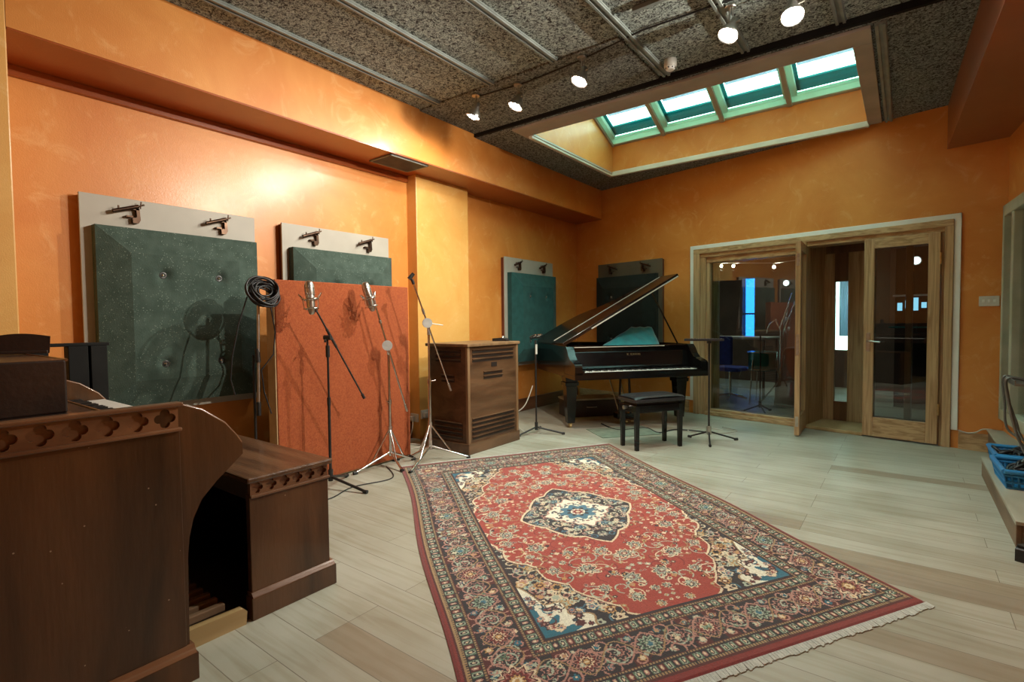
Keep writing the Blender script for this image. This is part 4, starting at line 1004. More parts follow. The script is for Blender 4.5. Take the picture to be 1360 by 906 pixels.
# stool
A_, B_, C_, D_ = (-1.875, 4.27), (-2.09, 4.40), (-1.83, 4.82), (-1.615, 4.68)
sc = ((A_[0] + C_[0]) / 2, (A_[1] + C_[1]) / 2); sa = atan2(D_[1] - A_[1], D_[0] - A_[0]); sw, sd = .50, .265
t = Thing('piano_stool', 'black padded piano stool in front of the keyboard', 'stool', (sc[0], sc[1], 0), sa)
for x in (-1, 1):
    for y in (-1, 1):
        f = MB(); px_, py_ = x * (sw / 2 - .02), y * (sd / 2 - .02); a, b_ = .021, .016
        f.add([(px_ - b_, py_ - b_, 0), (px_ + b_, py_ - b_, 0), (px_ + b_, py_ + b_, 0), (px_ - b_, py_ + b_, 0), (px_ - a, py_ - a, .40), (px_ + a, py_ - a, .40), (px_ + a, py_ + a, .40), (px_ - a, py_ + a, .40)],
              [(0, 3, 2, 1), (4, 5, 6, 7), (0, 1, 5, 4), (1, 2, 6, 5), (2, 3, 7, 6), (3, 0, 4, 7)])
        t.part('leg', f, LACQ, .003, w=False)
f = MB(); hx, hy = sw / 2, sd / 2
f.box((-hx + .02, -hy, .335), (hx - .02, -hy + .02, .40)).box((-hx + .02, hy - .02, .335), (hx - .02, hy, .40)).box((-hx, -hy + .02, .335), (-hx + .02, hy - .02, .40)).box((hx - .02, -hy + .02, .335), (hx, hy - .02, .40))
t.part('apron', f, LACQ, .003, w=False)
n = 16; g = []
for i in range(n + 1):
    for j in range(n + 1):
        a, b_ = -1 + 2 * i / n, -1 + 2 * j / n
        h = .485 - .022 * (a ** 6 + b_ ** 6) * .7 - .010 * math.exp(-((abs(a) - .5) ** 2 + b_ ** 2) * 18); g.append((a * (hx + .012), b_ * (hy + .012), h))
f = MB(); f.add(g, [(i * (n + 1) + j, (i + 1) * (n + 1) + j, (i + 1) * (n + 1) + j + 1, i * (n + 1) + j + 1) for i in range(n) for j in range(n)], True)
f.box((-hx - .012, -hy - .012, .425), (hx + .012, hy + .012, .455)); t.part('seat_pad', f, LEATH, .006, w=False)
t.part('lift_frame', MB().box((-hx + .03, -hy + .03, .39), (hx - .03, hy - .03, .43)), BLACKM, w=False)
t.part('height_knob', MB().tube([(-hx - .004, 0, .375), (-hx - .045, 0, .375)], [.012, .018], 10), SATIN, w=False)

# ------------------------------------------------------------------ mic stands
def V(*a): return Vector(a)
def tripod(T, c, hub, feet, m, r=.008, collar=None, thick=.009):
    """feet: world floor points; hub height; optional braces from a collar higher up the pole"""
    f = MB(); f.tube([(c[0], c[1], hub - .03), (c[0], c[1], hub + .05)], .017, 10)
    hb = T.part('hub', f, m, .002)
    for q in feet:
        p1 = V(q[0], q[1], .012)
        if collar:
            T.part('leg', MB().tube([(c[0], c[1], hub), tuple(p1)], thick * .85, 8), m)
            k_ = V(c[0], c[1], hub).lerp(p1, .55)
            T.part('brace', MB().tube([(c[0], c[1], collar), tuple(k_)], thick * .65, 6), m)
        else:
            T.part('leg', MB().tube([(c[0], c[1], hub), tuple(p1)], thick, 8), m)
        d = (p1 - V(c[0], c[1], p1.z)).normalized()
        T.part('rubber_foot', MB().tube([tuple(p1 - d * .02), tuple(p1 + d * .012)], .013, 8), RUBBER)
def condenser(label, top, axis, stand_pt, shock='cradle', k_=1.12):
    """silver large-diaphragm microphone; top: centre of body, axis: unit towards head"""
    ax = V(*axis).normalized(); M = Matrix.Translation(top) @ ax.to_track_quat('Z', 'Y').to_matrix().to_4x4() @ Matrix.Scale(k_, 4)
    t = Thing('condenser_microphone', label, 'microphone', tuple(top))
    t.part('body', MB().at(M).lathe([(.010, -.105), (.016, -.10), (.020, -.085), (.024, -.05), (.026, 0), (.026, .012)], 20), SATIN)
    f = MB().at(M).lathe([(.026, .012), (.027, .03), (.0265, .075), (.020, .092), (.006, .097)], 20); gr = t.part('grille', f, SATIN)
    f = MB().at(M)
    for z in (.012, .052): f.torus((0, 0, z), .0275, .002, 20, 6)
    for a in range(10): f.tube([(.0275 * cos(a * pi / 5), .0275 * sin(a * pi / 5), .014), (.0275 * cos(a * pi / 5), .0275 * sin(a * pi / 5), .072)], .0012, 5)
    t.part('grille_band', f, CHROME, parent=gr)
    f = MB().at(M); f.torus((0, 0, -.015), .046, .005, 22, 6); f.torus((0, 0, -.070), .041, .005, 22, 6)
    for a in range(4):
        c_, s_ = cos(a * pi / 2 + .6), sin(a * pi / 2 + .6); f.tube([(.045 * c_, .045 * s_, -.015), (.066 * c_, .066 * s_, .022)], .0035, 5); f.tube([(.045 * c_, .045 * s_, -.015), (.040 * c_, .040 * s_, -.07)], .0026, 5)
        f.tube([(.066 * c_, .066 * s_, .022), (.026 * c_, .026 * s_, -.02)], .0022, 5)
    sm_ = t.part('shock_mount', f, CHROME)
    ip = M.inverted() @ V(*stand_pt)
    t.part('mount_arm', MB().at(M).tube([(.03 * (1 if ip.x > 0 else -1), 0, -.07), tuple(ip)], .005, 6).tube([tuple(ip + V(0, 0, -.012)), tuple(ip + V(0, 0, .012))], .009, 8), GUN, parent=sm_)
    return t
# 1: black boom stand left
c = (-3.19, 2.10)
t = Thing('microphone_stand', 'black boom microphone stand in front of the rust screen', 'microphone stand', (*c, 0), group='microphone stands before the left wall')
tripod(t, c, .085, [(-2.90, 2.175), (-3.33, 2.33), (-3.28, 1.86)], BLACKM, thick=.010)
t.part('pole', MB().tube([(*c, .1), (*c, .62)], .010, 10).tube([(*c, .60), (*c, 1.055)], .0075, 10).tube([(*c, .585), (*c, .64)], .0125, 10), BLACKM)
t.part('clutch', MB().tube([(c[0], c[1], .92), (c[0], c[1], 1.0)], .014, 10).tube([(c[0] - .02, c[1] - .012, 1.055), (c[0] + .025, c[1] + .012, 1.055)], .018, 10).tube([(c[0] + .02, c[1] - .03, 1.04), (c[0] + .04, c[1] - .045, 1.03)], .008, 6), BLACKM)
ba, bb = V(-3.19, 2.02, 1.243), V(-3.175, 2.385, .60)
t.part('boom', MB().tube([tuple(ba), tuple(bb)], .0065, 8).tube([tuple(ba.lerp(bb, .20)), tuple(ba.lerp(bb, .40))], .010, 8), GUN)
t.part('counterweight', MB().tube([tuple(ba.lerp(bb, .95)), tuple(bb)], .011, 8), RUBBER)
condenser('silver microphone in a cradle on the black boom stand', (-3.17, 1.965, 1.33), (-.10, -.02, 1), (-3.19, 2.02, 1.243))
# 2: chrome boom stand
c = (-3.30, 2.72)
t = Thing('microphone_stand', 'chrome boom stand before the right half of the rust screen', 'microphone stand', (*c, 0), group='microphone stands before the left wall')
tripod(t, c, .115, [(-3.33, 2.40), (-3.09, 2.66), (-3.28, 2.95)], CHROME, collar=.31, thick=.011)
t.part('pole', MB().tube([(*c, .09), (*c, .52)], .013, 10).tube([(*c, .50), (*c, .92)], .010, 10), CHROME)
t.part('collar', MB().tube([(*c, .295), (*c, .325)], .019, 10).tube([(*c, .50), (*c, .54)], .018, 10).tube([(c[0] + .01, c[1] - .01, .52), (c[0] + .03, c[1] - .045, .53)], .006, 6), CHROME)
ba, bb = V(-3.28, 2.575, 1.315), V(-3.24, 2.85, .43); pv = ba.lerp(bb, .385)
t.part('boom', MB().tube([tuple(ba), tuple(bb)], .0075, 8), CHROME)
t.part('boom_collar', MB().tube([tuple(ba.lerp(bb, .16)), tuple(ba.lerp(bb, .185))], .012, 8).tube([tuple(ba.lerp(bb, .93)), tuple(bb)], .010, 8), SATIN)
t.part('clutch', MB().tube([(pv.x - .015, pv.y + .012, pv.z), (pv.x + .015, pv.y - .012, pv.z)], .040, 18).tube([(c[0], c[1], .90), (c[0], c[1], pv.z)], .013, 8), ZINC)
condenser('silver microphone tilted against the rust screen on the chrome boom', (-3.25, 2.50, 1.355), (-.15, -.22, 1), (-3.28, 2.575, 1.315))
# 3: chrome boom stand nearer the cabinet
c = (-3.15, 3.02)
t = Thing('microphone_stand', 'chrome boom stand with an empty clip in front of the walnut cabinet', 'microphone stand', (*c, 0), group='microphone stands before the left wall')
tripod(t, c, .125, [(-2.935, 3.255), (-3.0, 2.66), (-3.36, 2.99)], CHROME, collar=.31, thick=.011)
t.part('pole', MB().tube([(*c, .1), (*c, .66)], .013, 10).tube([(*c, .64), (*c, 1.08)], .010, 10), CHROME)
t.part('collar', MB().tube([(*c, .295), (*c, .325)], .019, 10).tube([(*c, .645), (*c, .685)], .018, 10).tube([(c[0] + .01, c[1] + .0, .665), (c[0] + .03, c[1] + .04, .67)], .006, 6), CHROME)
ba, bb = V(-3.15, 2.865, 1.46), V(-3.09, 3.21, .57); pv = ba.lerp(bb, .35)
t.part('boom', MB().tube([tuple(ba), tuple(bb)], .0065, 8), CHROME)
t.part('boom_collar', MB().tube([tuple(ba.lerp(bb, .22)), tuple(ba.lerp(bb, .27))], .011, 8).tube([tuple(ba.lerp(bb, .93)), tuple(bb)], .010, 8), SATIN)
t.part('clutch', MB().tube([(pv.x - .015, pv.y + .012, pv.z), (pv.x + .015, pv.y - .012, pv.z)], .040, 18).tube([(c[0], c[1], 1.05), (c[0], c[1], pv.z - .02)], .013, 8).tube([(pv.x, pv.y, pv.z), (pv.x + .05, pv.y + .13, pv.z - .02)], .004, 6), ZINC)
t.part('mic_clip', MB().tube([tuple(ba), (-3.155, 2.85, 1.50)], .012, 8).tube([(-3.165, 2.83, 1.50), (-3.145, 2.86, 1.545)], [.018, .014], 8), BLACKM)
# 4: stand with coiled cable
c = (-3.42, 1.73)
t = Thing('microphone_stand', 'dark stand behind the bench carrying a coil of black cable', 'microphone stand', (*c, 0), group='microphone stands before the left wall')
tripod(t, c, .10, [(-3.15, 1.68), (-3.66, 1.79), (-3.42, 1.47)], BLACKM)
t.part('pole', MB().tube([(c[0] - .02, c[1] - .02, .1), (c[0] - .02, c[1] - .02, .95)], .009, 8), BLACKM)
t.part('boom', MB().tube([(-3.405, 1.735, 1.39), (-3.40, 1.715, .62)], .010, 8), SATIN)
t.part('clutch', MB().tube([(-3.40, 1.72, .90), (-3.41, 1.72, .99)], .017, 8).tube([(-3.40, 1.715, .55), (-3.40, 1.715, .64)], .015, 8), BLACKM)
f = MB()
random.seed(12)
for i in range(17):
    M = Matrix.Rotation(radians(62 + random.uniform(-14, 22)), 4, 'Y') @ Matrix.Rotation(radians(random.uniform(-22, 22)), 4, 'X')
    f.torus((-3.352 + random.uniform(-.015, .02), 1.745 + random.uniform(-.014, .014), 1.365 + random.uniform(-.03, .022)), random.uniform(.055, .10), .0062, 26, 6, M)
f.tube([(-3.40, 1.66, 1.33), (-3.40, 1.60, 1.15), (-3.41, 1.56, .95), (-3.42, 1.55, .80), (-3.43, 1.58, .70)], .005, 6)
f.tube([(-3.38, 1.80, 1.30), (-3.38, 1.83, 1.10), (-3.39, 1.82, .95), (-3.40, 1.74, .85), (-3.41, 1.76, .7), (-3.40, 1.80, .55)], .005, 6)
o = build('cable_coil', f, CABLE); tag(o, 'coil of black cable hung on the stand beside the rust screen', 'cable')
# 5: stand by the piano
c = (-3.0, 4.36)
t = Thing('microphone_stand', 'black straight microphone stand between the walnut cabinet and the piano', 'microphone stand', (*c, 0))
tripod(t, c, .075, [(-2.76, 4.50), (-3.13, 4.62), (-3.08, 4.16)], BLACKM)
t.part('pole', MB().tube([(*c, .08), (*c, .96)], .009, 8), BLACKM)
t.part('label', MB().box((c[0] + .008, c[1] - .017, .82), (c[0] + .012, c[1] + .012, .92)), PLAST, label='pale grey tag')
t = Thing('clip_cluster', 'cluster of small chrome mic clips on the stand left of the piano', 'clip', (c[0], c[1], .96))
f = MB().tube([(c[0], c[1] - .09, .985), (c[0], c[1] + .09, .99)], .008, 8); t.part('bar', f, BLACKM)
for i in range(6):
    y = c[1] - .07 + .028 * i
    t.part('clip', MB().tube([(c[0] - .02, y, .99), (c[0] + .03, y + .012, 1.018)], .009, 8), CHROME if i in (1, 3, 4) else BLACKM)
# 6: music stand right of piano
c = (-1.47, 5.0)
t = Thing('music_stand', 'black music stand with flat tray right of the piano', 'music stand', (*c, 0))
tripod(t, c, .10, [(-1.275, 5.206), (-1.30, 4.80) if False else (-1.68, 5.08), (-1.40, 4.80)], BLACKM, thick=.008)
t.part('pole', MB().tube([(*c, .08), (*c, .95)], .009, 8), BLACKM)
t.part('pole_sleeve', MB().tube([(*c, .075), (*c, .15)], .024, 10), SATIN, label='grey sleeve above the feet')
M = Matrix.Translation((c[0] - .055, c[1], .955)) @ Matrix.Rotation(.35, 4, 'Z') @ Matrix.Scale(.78, 4)
t.part('tray', MB().at(M).box((-.22, -.16, 0), (.22, .16, .008)).box((-.22, -.165, 0), (.22, -.16, .028)), BLACKM, .002)
t.part('bracket', MB().tube([(*c, .93), (c[0], c[1], .956)], .02, 10), BLACKM)
random.seed(4)
t = Thing('headphone_pile', 'row of small black clips and leads lying on the music stand tray', 'cable', tuple(M @ V(0, 0, .009)))
f = MB().at(M)
for i in range(14):
    x = -.20 + .03 * i; f.tube([(x, -.12, .016), (x + .015, .02, .018), (x + .03 * random.random(), .12, .014)], .007 + .004 * random.random(), 6)
t.part('leads', f, CABLE)

# ------------------------------------------------------------------ small wall and ceiling things
t = Thing('light_switch', 'white double light switch on the far wall beside the side window', 'light switch', bw(-.60, D, 1.24), -B)
t.part('plate', MB().at(BM).box((-.685, D - .012, 1.24), (-.555, D, 1.325)), PLAST, .003)
for s in (-.655, -.62, -.585): t.part('rocker', MB().at(BM).box((s - .008, D - .018, 1.272), (s + .008, D - .012, 1.296)), WHITE, .002)
t = Thing('smoke_alarm', 'round white smoke alarm on the ceiling beside the rooflight', 'smoke alarm', (-1.40, 3.80, CZ))
t.part('base', MB().lathe([(.042, -.055), (.045, -.05), (.045, 0), (.040, 0)], 24, (-1.40, 3.80, CZ)), PLAST)
t.part('sensor', MB().lathe([(.026, -.075), (.034, -.068), (.036, -.056), (.036, -.05)], 24, (-1.40, 3.80, CZ)), WHITE)
f = MB()
for a in range(8): q = a * pi / 4; f.box((-1.40 + .033 * cos(q) - .004, 3.80 + .033 * sin(q) - .004, CZ - .068), (-1.40 + .033 * cos(q) + .004, 3.80 + .033 * sin(q) + .004, CZ - .060))
t.part('sensor_slots', f, BLACKP)
t = Thing('air_vent', 'grey slatted air vent in the soffit underside', 'air vent', (-3.66, 3.18, 2.59))
t.part('frame', MB().box((-3.80, 2.96, 2.578), (-3.515, 2.975, 2.59)).box((-3.80, 3.385, 2.578), (-3.515, 3.40, 2.59)).box((-3.80, 2.96, 2.578), (-3.785, 3.40, 2.59)).box((-3.53, 2.96, 2.578), (-3.515, 3.40, 2.59)), BATT, .002)
f = MB()
for i in range(18): x = -3.778 + .0142 * i; f.box((x, 2.975, 2.580), (x + .006, 3.385, 2.589))
t.part('slats', f, VENT)
# spotlights
def spot(i, x, y, z, label, aim):
    d = V(*aim).normalized(); c = V(x, y, z)
    t = Thing('ceiling_spotlight', label, 'spotlight', (x, y, CZ), group='ceiling spotlights')
    q = d.to_track_quat('Z', 'Y').to_matrix().to_4x4(); M = Matrix.Translation(c) @ q @ Matrix.Scale(1.22, 4)
    t.part('ceiling_plate', MB().lathe([(.032, -.018), (.034, -.014), (.034, 0), (.03, 0)], 18, (x, y + .03, CZ - .012)), SATIN)
    t.part('stem', MB().tube([(x, y + .03, CZ - .02), (x - .006, y + .035, CZ - .07), (x, y + .02, z + .055)], .006, 8).tube([(x + .012, y + .03, CZ - .02), (x + .016, y + .03, CZ - .08), (x, y + .015, z + .05)], .003, 6), SATIN)
    t.part('adjuster', MB().tube([(x, y + .015, z + .055), (x + .06, y + .01, z + .06)], .005, 6), SATIN)
    h = t.part('lamp_head', MB().at(M).lathe([(.014, -.085), (.020, -.08), (.024, -.05), (.044, -.01), (.050, .008), (.050, .016), (.047, .016), (.042, -.002), (.02, -.03)], 22), SATIN)
    t.part('lamp_face', MB().at(M).lathe([(.001, -.004), (.044, .0), (.040, .012), (.02, .022), (.001, .025)], 22), BULB, parent=h)
    ld = bpy.data.lights.new('spot_beam', 'SPOT'); ld.energy = SPOT_W[i]; ld.spot_size = radians(172 if i < 5 else 100); ld.spot_blend = .6 if i < 5 else .9; ld.shadow_soft_size = .016; ld.color = (1, .93, .80)
    lo = bpy.data.objects.new('spot_beam', ld); COL.objects.link(lo); lo.location = c + d * .055; lo.rotation_euler = (-d).to_track_quat('Z', 'Y').to_euler(); lo.parent = t.o; lo.matrix_parent_inverse = Matrix.Translation((-x, -y, -CZ))
    return t
SPOT_W = [16, 18, 115, 38, 38, 270]
aims = [(-.35, -.15, -1), (-.3, -.35, -1), (-.25, -.4, -1), (-.3, -.45, -1), (.1, -.5, -1), (-3.6, -1.0, -1.7)]
labs = ['lit spotlight nearest the left soffit', 'second lit spotlight from the left soffit', 'lit spotlight in the middle of the row', 'lit spotlight between the smoke alarm and the last one', 'lit spotlight furthest right, above the rooflight frame', 'lit spotlight at the right end of the row, turned towards the long wall']
for i, (x, y, z) in enumerate(((-2.87, 3.30, 2.86), (-2.48, 3.36, 2.86), (-1.87, 3.30, 2.86), (-.87, 3.33, 2.86), (-.535, 3.35, 2.86), (.15, 3.36, 2.86))): spot(i, x, y, z, labs[i], aims[i])
f = MB().tube([(-2.90, 3.36, CZ - .02), (-2.4, 3.40, CZ - .022), (-1.9, 3.36, CZ - .022), (-1.4, 3.28, CZ - .014), (-.9, 3.30, CZ - .012), (-.5, 3.36, CZ - .012)], .006, 6)
o = build('lamp_cable', f, CABLE); tag(o, 'thin black cable clipped along the ceiling between the spotlights', 'cable')
# socket at the pillar
t = Thing('wall_socket', 'white double socket low on the amber pilaster', 'socket', (-3.81, 3.56, .12))
t.part('plate', MB().box((-3.818, 3.53, .20), (-3.803, 3.68, .285)), PLAST, .003)
t.part('plug', MB().box((-3.803, 3.55, .215), (-3.77, 3.60, .26)), PLAST, .005)
t = Thing('wall_socket', 'white double socket low on the pilaster side facing the screen', 'socket', (-3.88, 3.51, .12))
t.part('plate', MB().box((-3.935, 3.505, .17), (-3.83, 3.519, .25)), PLAST, .003)
t.part('plug', MB().box((-3.92, 3.475, .185), (-3.875, 3.505, .225)), PLAST, .005)
def cable(label, pts, r, m, name='cable'):
    # smooth with catmull-rom
    P_ = [V(*p) for p in pts]; out = []
    for i in range(len(P_) - 1):
        p0, p1, p2, p3 = P_[max(0, i - 1)], P_[i], P_[i + 1], P_[min(len(P_) - 1, i + 2)]
        for s in range(8):
            u = s / 8; out.append(.5 * ((2 * p1) + (p2 - p0) * u + (2 * p0 - 5 * p1 + 4 * p2 - p3) * u * u + (3 * p1 - p0 - 3 * p2 + p3) * u ** 3))
    out.append(P_[-1]); o = build(name, MB().tube([tuple(p) for p in out], r, 6), m); tag(o, label, 'cable'); return o
cable('white cable looping down from the socket behind the rust screen', [(-3.86, 3.47, .20), (-3.80, 3.40, .10), (-3.66, 3.20, .008), (-3.56, 3.24, .008), (-3.60, 3.33, .008), (-3.74, 3.28, .010), (-3.72, 3.12, .008), (-3.56, 3.12, .008)], .005, CABLE_W)
cable('white cable drooping between the walnut cabinet and the black stand', [(-3.30, 4.10, .22), (-3.18, 4.20, .22), (-3.08, 4.27, .30), (-3.02, 4.33, .50)], .006, CABLE_W)
cable('white cable lying on the floor right of the walnut cabinet', [(-3.30, 4.12, .16), (-3.20, 4.18, .13), (-3.10, 4.25, .05), (-3.05, 4.30, .006), (-2.98, 4.42, .006)], .005, CABLE_W)
cable('grey cable looped on the floor around the music stand', [(-1.50, 5.60, .006), (-1.72, 5.58, .006), (-1.80, 5.40, .006), (-1.66, 5.28, .006), (-1.45, 5.45, .006), (-1.38, 5.65, .006), (-1.55, 5.74, .006)], .004, CABLE_W)
cable('white cable along the skirting below the light switch', [tuple(bw(-.80, D - .03, .165)), tuple(bw(-.74, D - .03, .15)), tuple(bw(-.68, D - .03, .165)), tuple(bw(-.64, D - .035, .195)), tuple(bw(-.58, D - .05, .205))], .006, CABLE_W)
cable('black cable crossing the floor beneath the black boom stand', [(-3.15, 1.78, .005), (-3.0, 1.95, .005), (-3.08, 2.2, .005), (-3.02, 2.5, .005), (-3.30, 2.68, .005)], .004, CABLE)
cable('dark cable winding under the piano pedals', [(-2.70, 5.2, .006), (-2.4, 5.0, .006), (-2.2, 5.25, .006), (-2.0, 5.1, .006), (-1.9, 5.35, .006), (-1.6, 5.4, .006)], .007, CABLE)
# items under the piano
t = Thing('floor_mat', 'thin pale green mat on the floor under the piano', 'mat', (-2.35, 4.95, 0), TH)
t.part('mat', MB().box((-.30, -.24, 0), (.34, .20, .006)), mat('sage_mat', (.16, .20, .15), (.22, .27, .2), 12, .8), .002, w=False)
t = Thing('storage_crate', 'low dark crate pushed under the piano body', 'crate', (-3.12, 5.62, 0), TH)
t.part('body', MB().box((-.30, -.14, 0), (.36, .16, .20)), OAK_B, .006, w=False)
t.part('lid', MB().box((-.31, -.15, .20), (.37, .17, .222)), PLY_T, .004, w=False)
t.part('handle', MB().tube([(-.05, -.145, .12), (-.05, -.165, .12), (.07, -.165, .12), (.07, -.145, .12)], .006, 6), SATIN, w=False)

# ------------------------------------------------------------------ side window, ledge, platform and baskets
t = Thing('window_8', 'wide sage framed window in the side wall', 'window', tuple(RM @ V(.9, 0, WB)), kind='structure')
o_ = -sgn
f = MB().at(RM)
f.box((W0, o_ * .035, WB), (W0 + .05, -o_ * .06, WT)); f.box((W1 - .05, o_ * .035, WB), (W1, -o_ * .06, WT))
f.box((W0, o_ * .035, WT - .09), (W1, -o_ * .06, WT)); f.box((W0, o_ * .035, WB), (W1, -o_ * .06, WB + .09))
f.box((.26, o_ * .028, WB), (.33, -o_ * .06, WT)); f.box((1.0, o_ * .028, WB), (1.07, -o_ * .06, WT))
t.part('window_frame', f, SAGE, .005)
t.part('window_pane', MB().at(RM).box((W0, -o_ * .02, WB), (W1, -o_ * .028, WT)), GLASS)
WP = [(.565, 5.035), (.78, 5.035), (.655, by(.655) - .002), (.565, by(.565) - .002)]
WP = [(.565, 5.035), (R0.x + .078 * .82 + .06, 5.035), (R0.x + .03, by(.655) - .03), (.566, by(.566) - .002)]
struct('trim_%d' % k, MB().prism(WP, 0, .185), PLY, .003, 'short wooden ledge in the corner below the side window', 'ledge'); k += 1
WP2 = [(p[0] - (.01 if p[0] < .6 else 0), p[1] - (.006 if p[1] < 5.2 else 0)) for p in WP]
struct('trim_%d' % k, MB().prism(WP2, .185, .20), PLY_T, .002, 'pale grey top of the corner ledge', 'ledge'); k += 1
t = Thing('low_platform', 'low worn wooden platform along the right wall', 'platform', (.52, 4.2, 0))
t.part('front_board', MB().box((.449, 3.54, 0), (.472, 5.02, .118)), PLY, .004)
t.part('end_board', MB().box((.472, 3.54, 0), (.83, 3.56, .118)), PLY, .004)
t.part('far_end_board', MB().box((.472, 5.0, 0), (.72, 5.02, .118)), PLY, .004)
t.part('deck', MB().prism([(.445, 3.53), (.838, 3.53), (.722, 5.025), (.445, 5.025)], .118, .135), PLY_T, .003)
def basket(label, c, w, l, z, h, rz):
    t = Thing('plastic_basket', label, 'basket', (c[0], c[1], z), rz, group='blue baskets on the platform')
    tp = 1.0; bt = .86
    f = MB(); W2, L2 = w / 2, l / 2
    f.box((-W2 * bt, -L2 * bt, 0), (W2 * bt, L2 * bt, .006)); 
    def wallq(a, b_):     # solid band low, slats above
        pass
    def P3(sx, sy, q): kx = bt + (1 - bt) * q; return V(sx * W2 * kx, sy * L2 * kx, h * q)
    cor = [(-1, -1), (1, -1), (1, 1), (-1, 1)]
    for i in range(4):
        a, b_ = cor[i], cor[(i + 1) % 4]; n_ = 14 if i % 2 else 9
        for s in range(n_ + 1):
            u = s / n_; f.tube([tuple(P3(*a, .02).lerp(P3(*b_, .02), u)), tuple(P3(*a, .95).lerp(P3(*b_, .95), u))], .006, 4)
        for q in (.05, .40, .78): f.tube([tuple(P3(*a, q)), tuple(P3(*b_, q))], .008, 5)
    t.part('basket_body', f, BLUEP, w=False)
    f = MB(); pts = [tuple(P3(*c_, 1.0)) for c_ in cor]; 
    for i in range(4): f.tube([pts[i], pts[(i + 1) % 4]], .014, 8)
    t.part('rim', f, BLUEP, .0, w=False)
    # contents: a tangle of dark leads
    random.seed(int(c[1] * 100))
    g = MB()
    for i in range(18):
        M = Matrix.Translation((random.uniform(-.3, .3) * w, random.uniform(-.3, .3) * l, h * random.uniform(.45, 1.05))) @ Matrix.Rotation(random.uniform(-.7, .7), 4, 'X') @ Matrix.Rotation(random.uniform(-.7, .7), 4, 'Y')
        g.at(Matrix.Identity(4)); g.torus(tuple(M.translation), random.uniform(.035, .065), random.uniform(.006, .011), 18, 6, M.to_3x3().to_4x4())
    Tm = Matrix.Translation((c[0], c[1], z)) @ Matrix.Rotation(rz, 4, 'Z')
    g.v = [tuple(Tm @ V(*p)) for p in g.v]
    o = build('cable_tangle', g, CABLE); tag(o, 'tangle of dark leads filling the ' + label, 'cable')
basket('nearer blue plastic basket on the low platform', (.598, 4.36), .27, .40, .136, .105, .04)
basket('farther blue plastic basket on the low platform', (.592, 4.81), .22, .36, .136, .10, .02)
t = Thing('tray_stand', 'grey tray stand with hanging cables before the side window', 'stand', (.70, 4.05, .136))
t.part('pole', MB().tube([(.70, 4.05, .136), (.70, 4.05, .75)], .010, 8), GREYM)
t.part('base', MB().lathe([(.07, 0), (.07, .010), (.02, .02)], 18, (.70, 4.05, .136)), GREYM)
t.part('tray', MB().box((.515, 4.20, .742), (.72, 4.60, .755)).box((.510, 4.20, .742), (.517, 4.60, .775)).tube([(.70, 4.05, .74), (.68, 4.25, .745)], .010, 6), GREYM, .002)
for i, (a, b_) in enumerate(((.01, .0), (.03, .05), (-.01, .1), (.02, -.06))):
    cable(['grey lead hanging furthest left from the tray stand', 'grey lead hanging beside the tray stand pole', 'thick grey lead falling from the tray into the basket', 'short grey lead looping under the tray'][i],
          [(.56 + a, 4.42 + b_, .765), (.505 - .004 * i, 4.42 + b_, .762), (.508 + a * .3, 4.41 + b_, .66 - .03 * i), (.53 + a, 4.40 + b_, .50 - .03 * i), (.60 - a, 4.38 + b_ * .5, .36), (.58 + a, 4.34, .245 + .012 * i)], .005 + .001 * i, GREYM)
# shoe-like black object at the platform corner
t = Thing('foot_pedal', 'black foot pedal on the floor at the near end of the low platform', 'pedal', (.50, 3.42, 0), 1.2)
t.part('base', MB().prism([(-.10, 0), (.10, 0), (.10, .03), (-.08, .07), (-.10, .06)], -.045, .045, 'y'), BLACKM, .006, w=False)
t.part('treadle', MB().prism([(-.09, .068), (.10, .034), (.10, .044), (-.09, .08)], -.04, .04, 'y'), RUBBER, .004, w=False)

# ------------------------------------------------------------------ the room beyond the glass
def BP(s, d, z): return tuple(bw(s, D + d, z))
# office chair with blue back
t = Thing('office_chair', 'blue-backed office chair beyond the fixed pane', 'chair', BP(-3.55, 1.1, 0), -B)
t.part('backrest', MB().at(BM).box((-3.62, D + 1.1, .52), (-3.36, D + 1.15, .92)), BLUEC, .03)
t.part('seat', MB().at(BM).box((-3.70, D + 1.15, .42), (-3.30, D + 1.55, .48)), BLUEC, .02)
t.part('pole', MB().tube([BP(-3.5, 1.35, .08), BP(-3.5, 1.35, .42)], .02, 8), CHROME)
for a in range(5): t.part('leg', MB().tube([BP(-3.5, 1.35, .09), BP(-3.5 + .24 * cos(a * 1.257), 1.35 + .24 * sin(a * 1.257), .04)], .014, 6), CHROME)
t = Thing('desk', 'dark desk with a pale top edge beyond the fixed pane', 'desk', BP(-3.7, 1.9, 0), -B)
t.part('top', MB().at(BM).box((-4.35, D + 1.7, .86), (-3.15, D + 2.25, .89)), PLY_T, .006)
for s, d in ((-4.3, 1.75), (-3.2, 1.75), (-4.3, 2.2), (-3.2, 2.2)): t.part('leg', MB().tube([BP(s, d, 0), BP(s, d, .86)], .02, 6), BLACKM)
t = Thing('floor_tom', 'dark drum with chrome hoops beyond the fixed pane', 'drum', BP(-3.05, 1.35, 0))
cx_, cy_, _ = BP(-3.05, 1.35, 0)
t.part('shell', MB().lathe([(.17, .45), (.18, .46), (.18, .70), (.17, .71)], 24, (cx_, cy_, 0)), mat('teal_shell', (.01, .10, .11), (.02, .15, .16), 6, .2))
f = MB(); f.torus((cx_, cy_, .47), .185, .008, 24, 6); f.torus((cx_, cy_, .70), .185, .008, 24, 6); t.part('hoop', f, CHROME)
for a in range(3): t.part('leg', MB().tube([(cx_ + .18 * cos(a * 2.1), cy_ + .18 * sin(a * 2.1), .6), (cx_ + .24 * cos(a * 2.1), cy_ + .24 * sin(a * 2.1), 0)], .008, 6), CHROME)
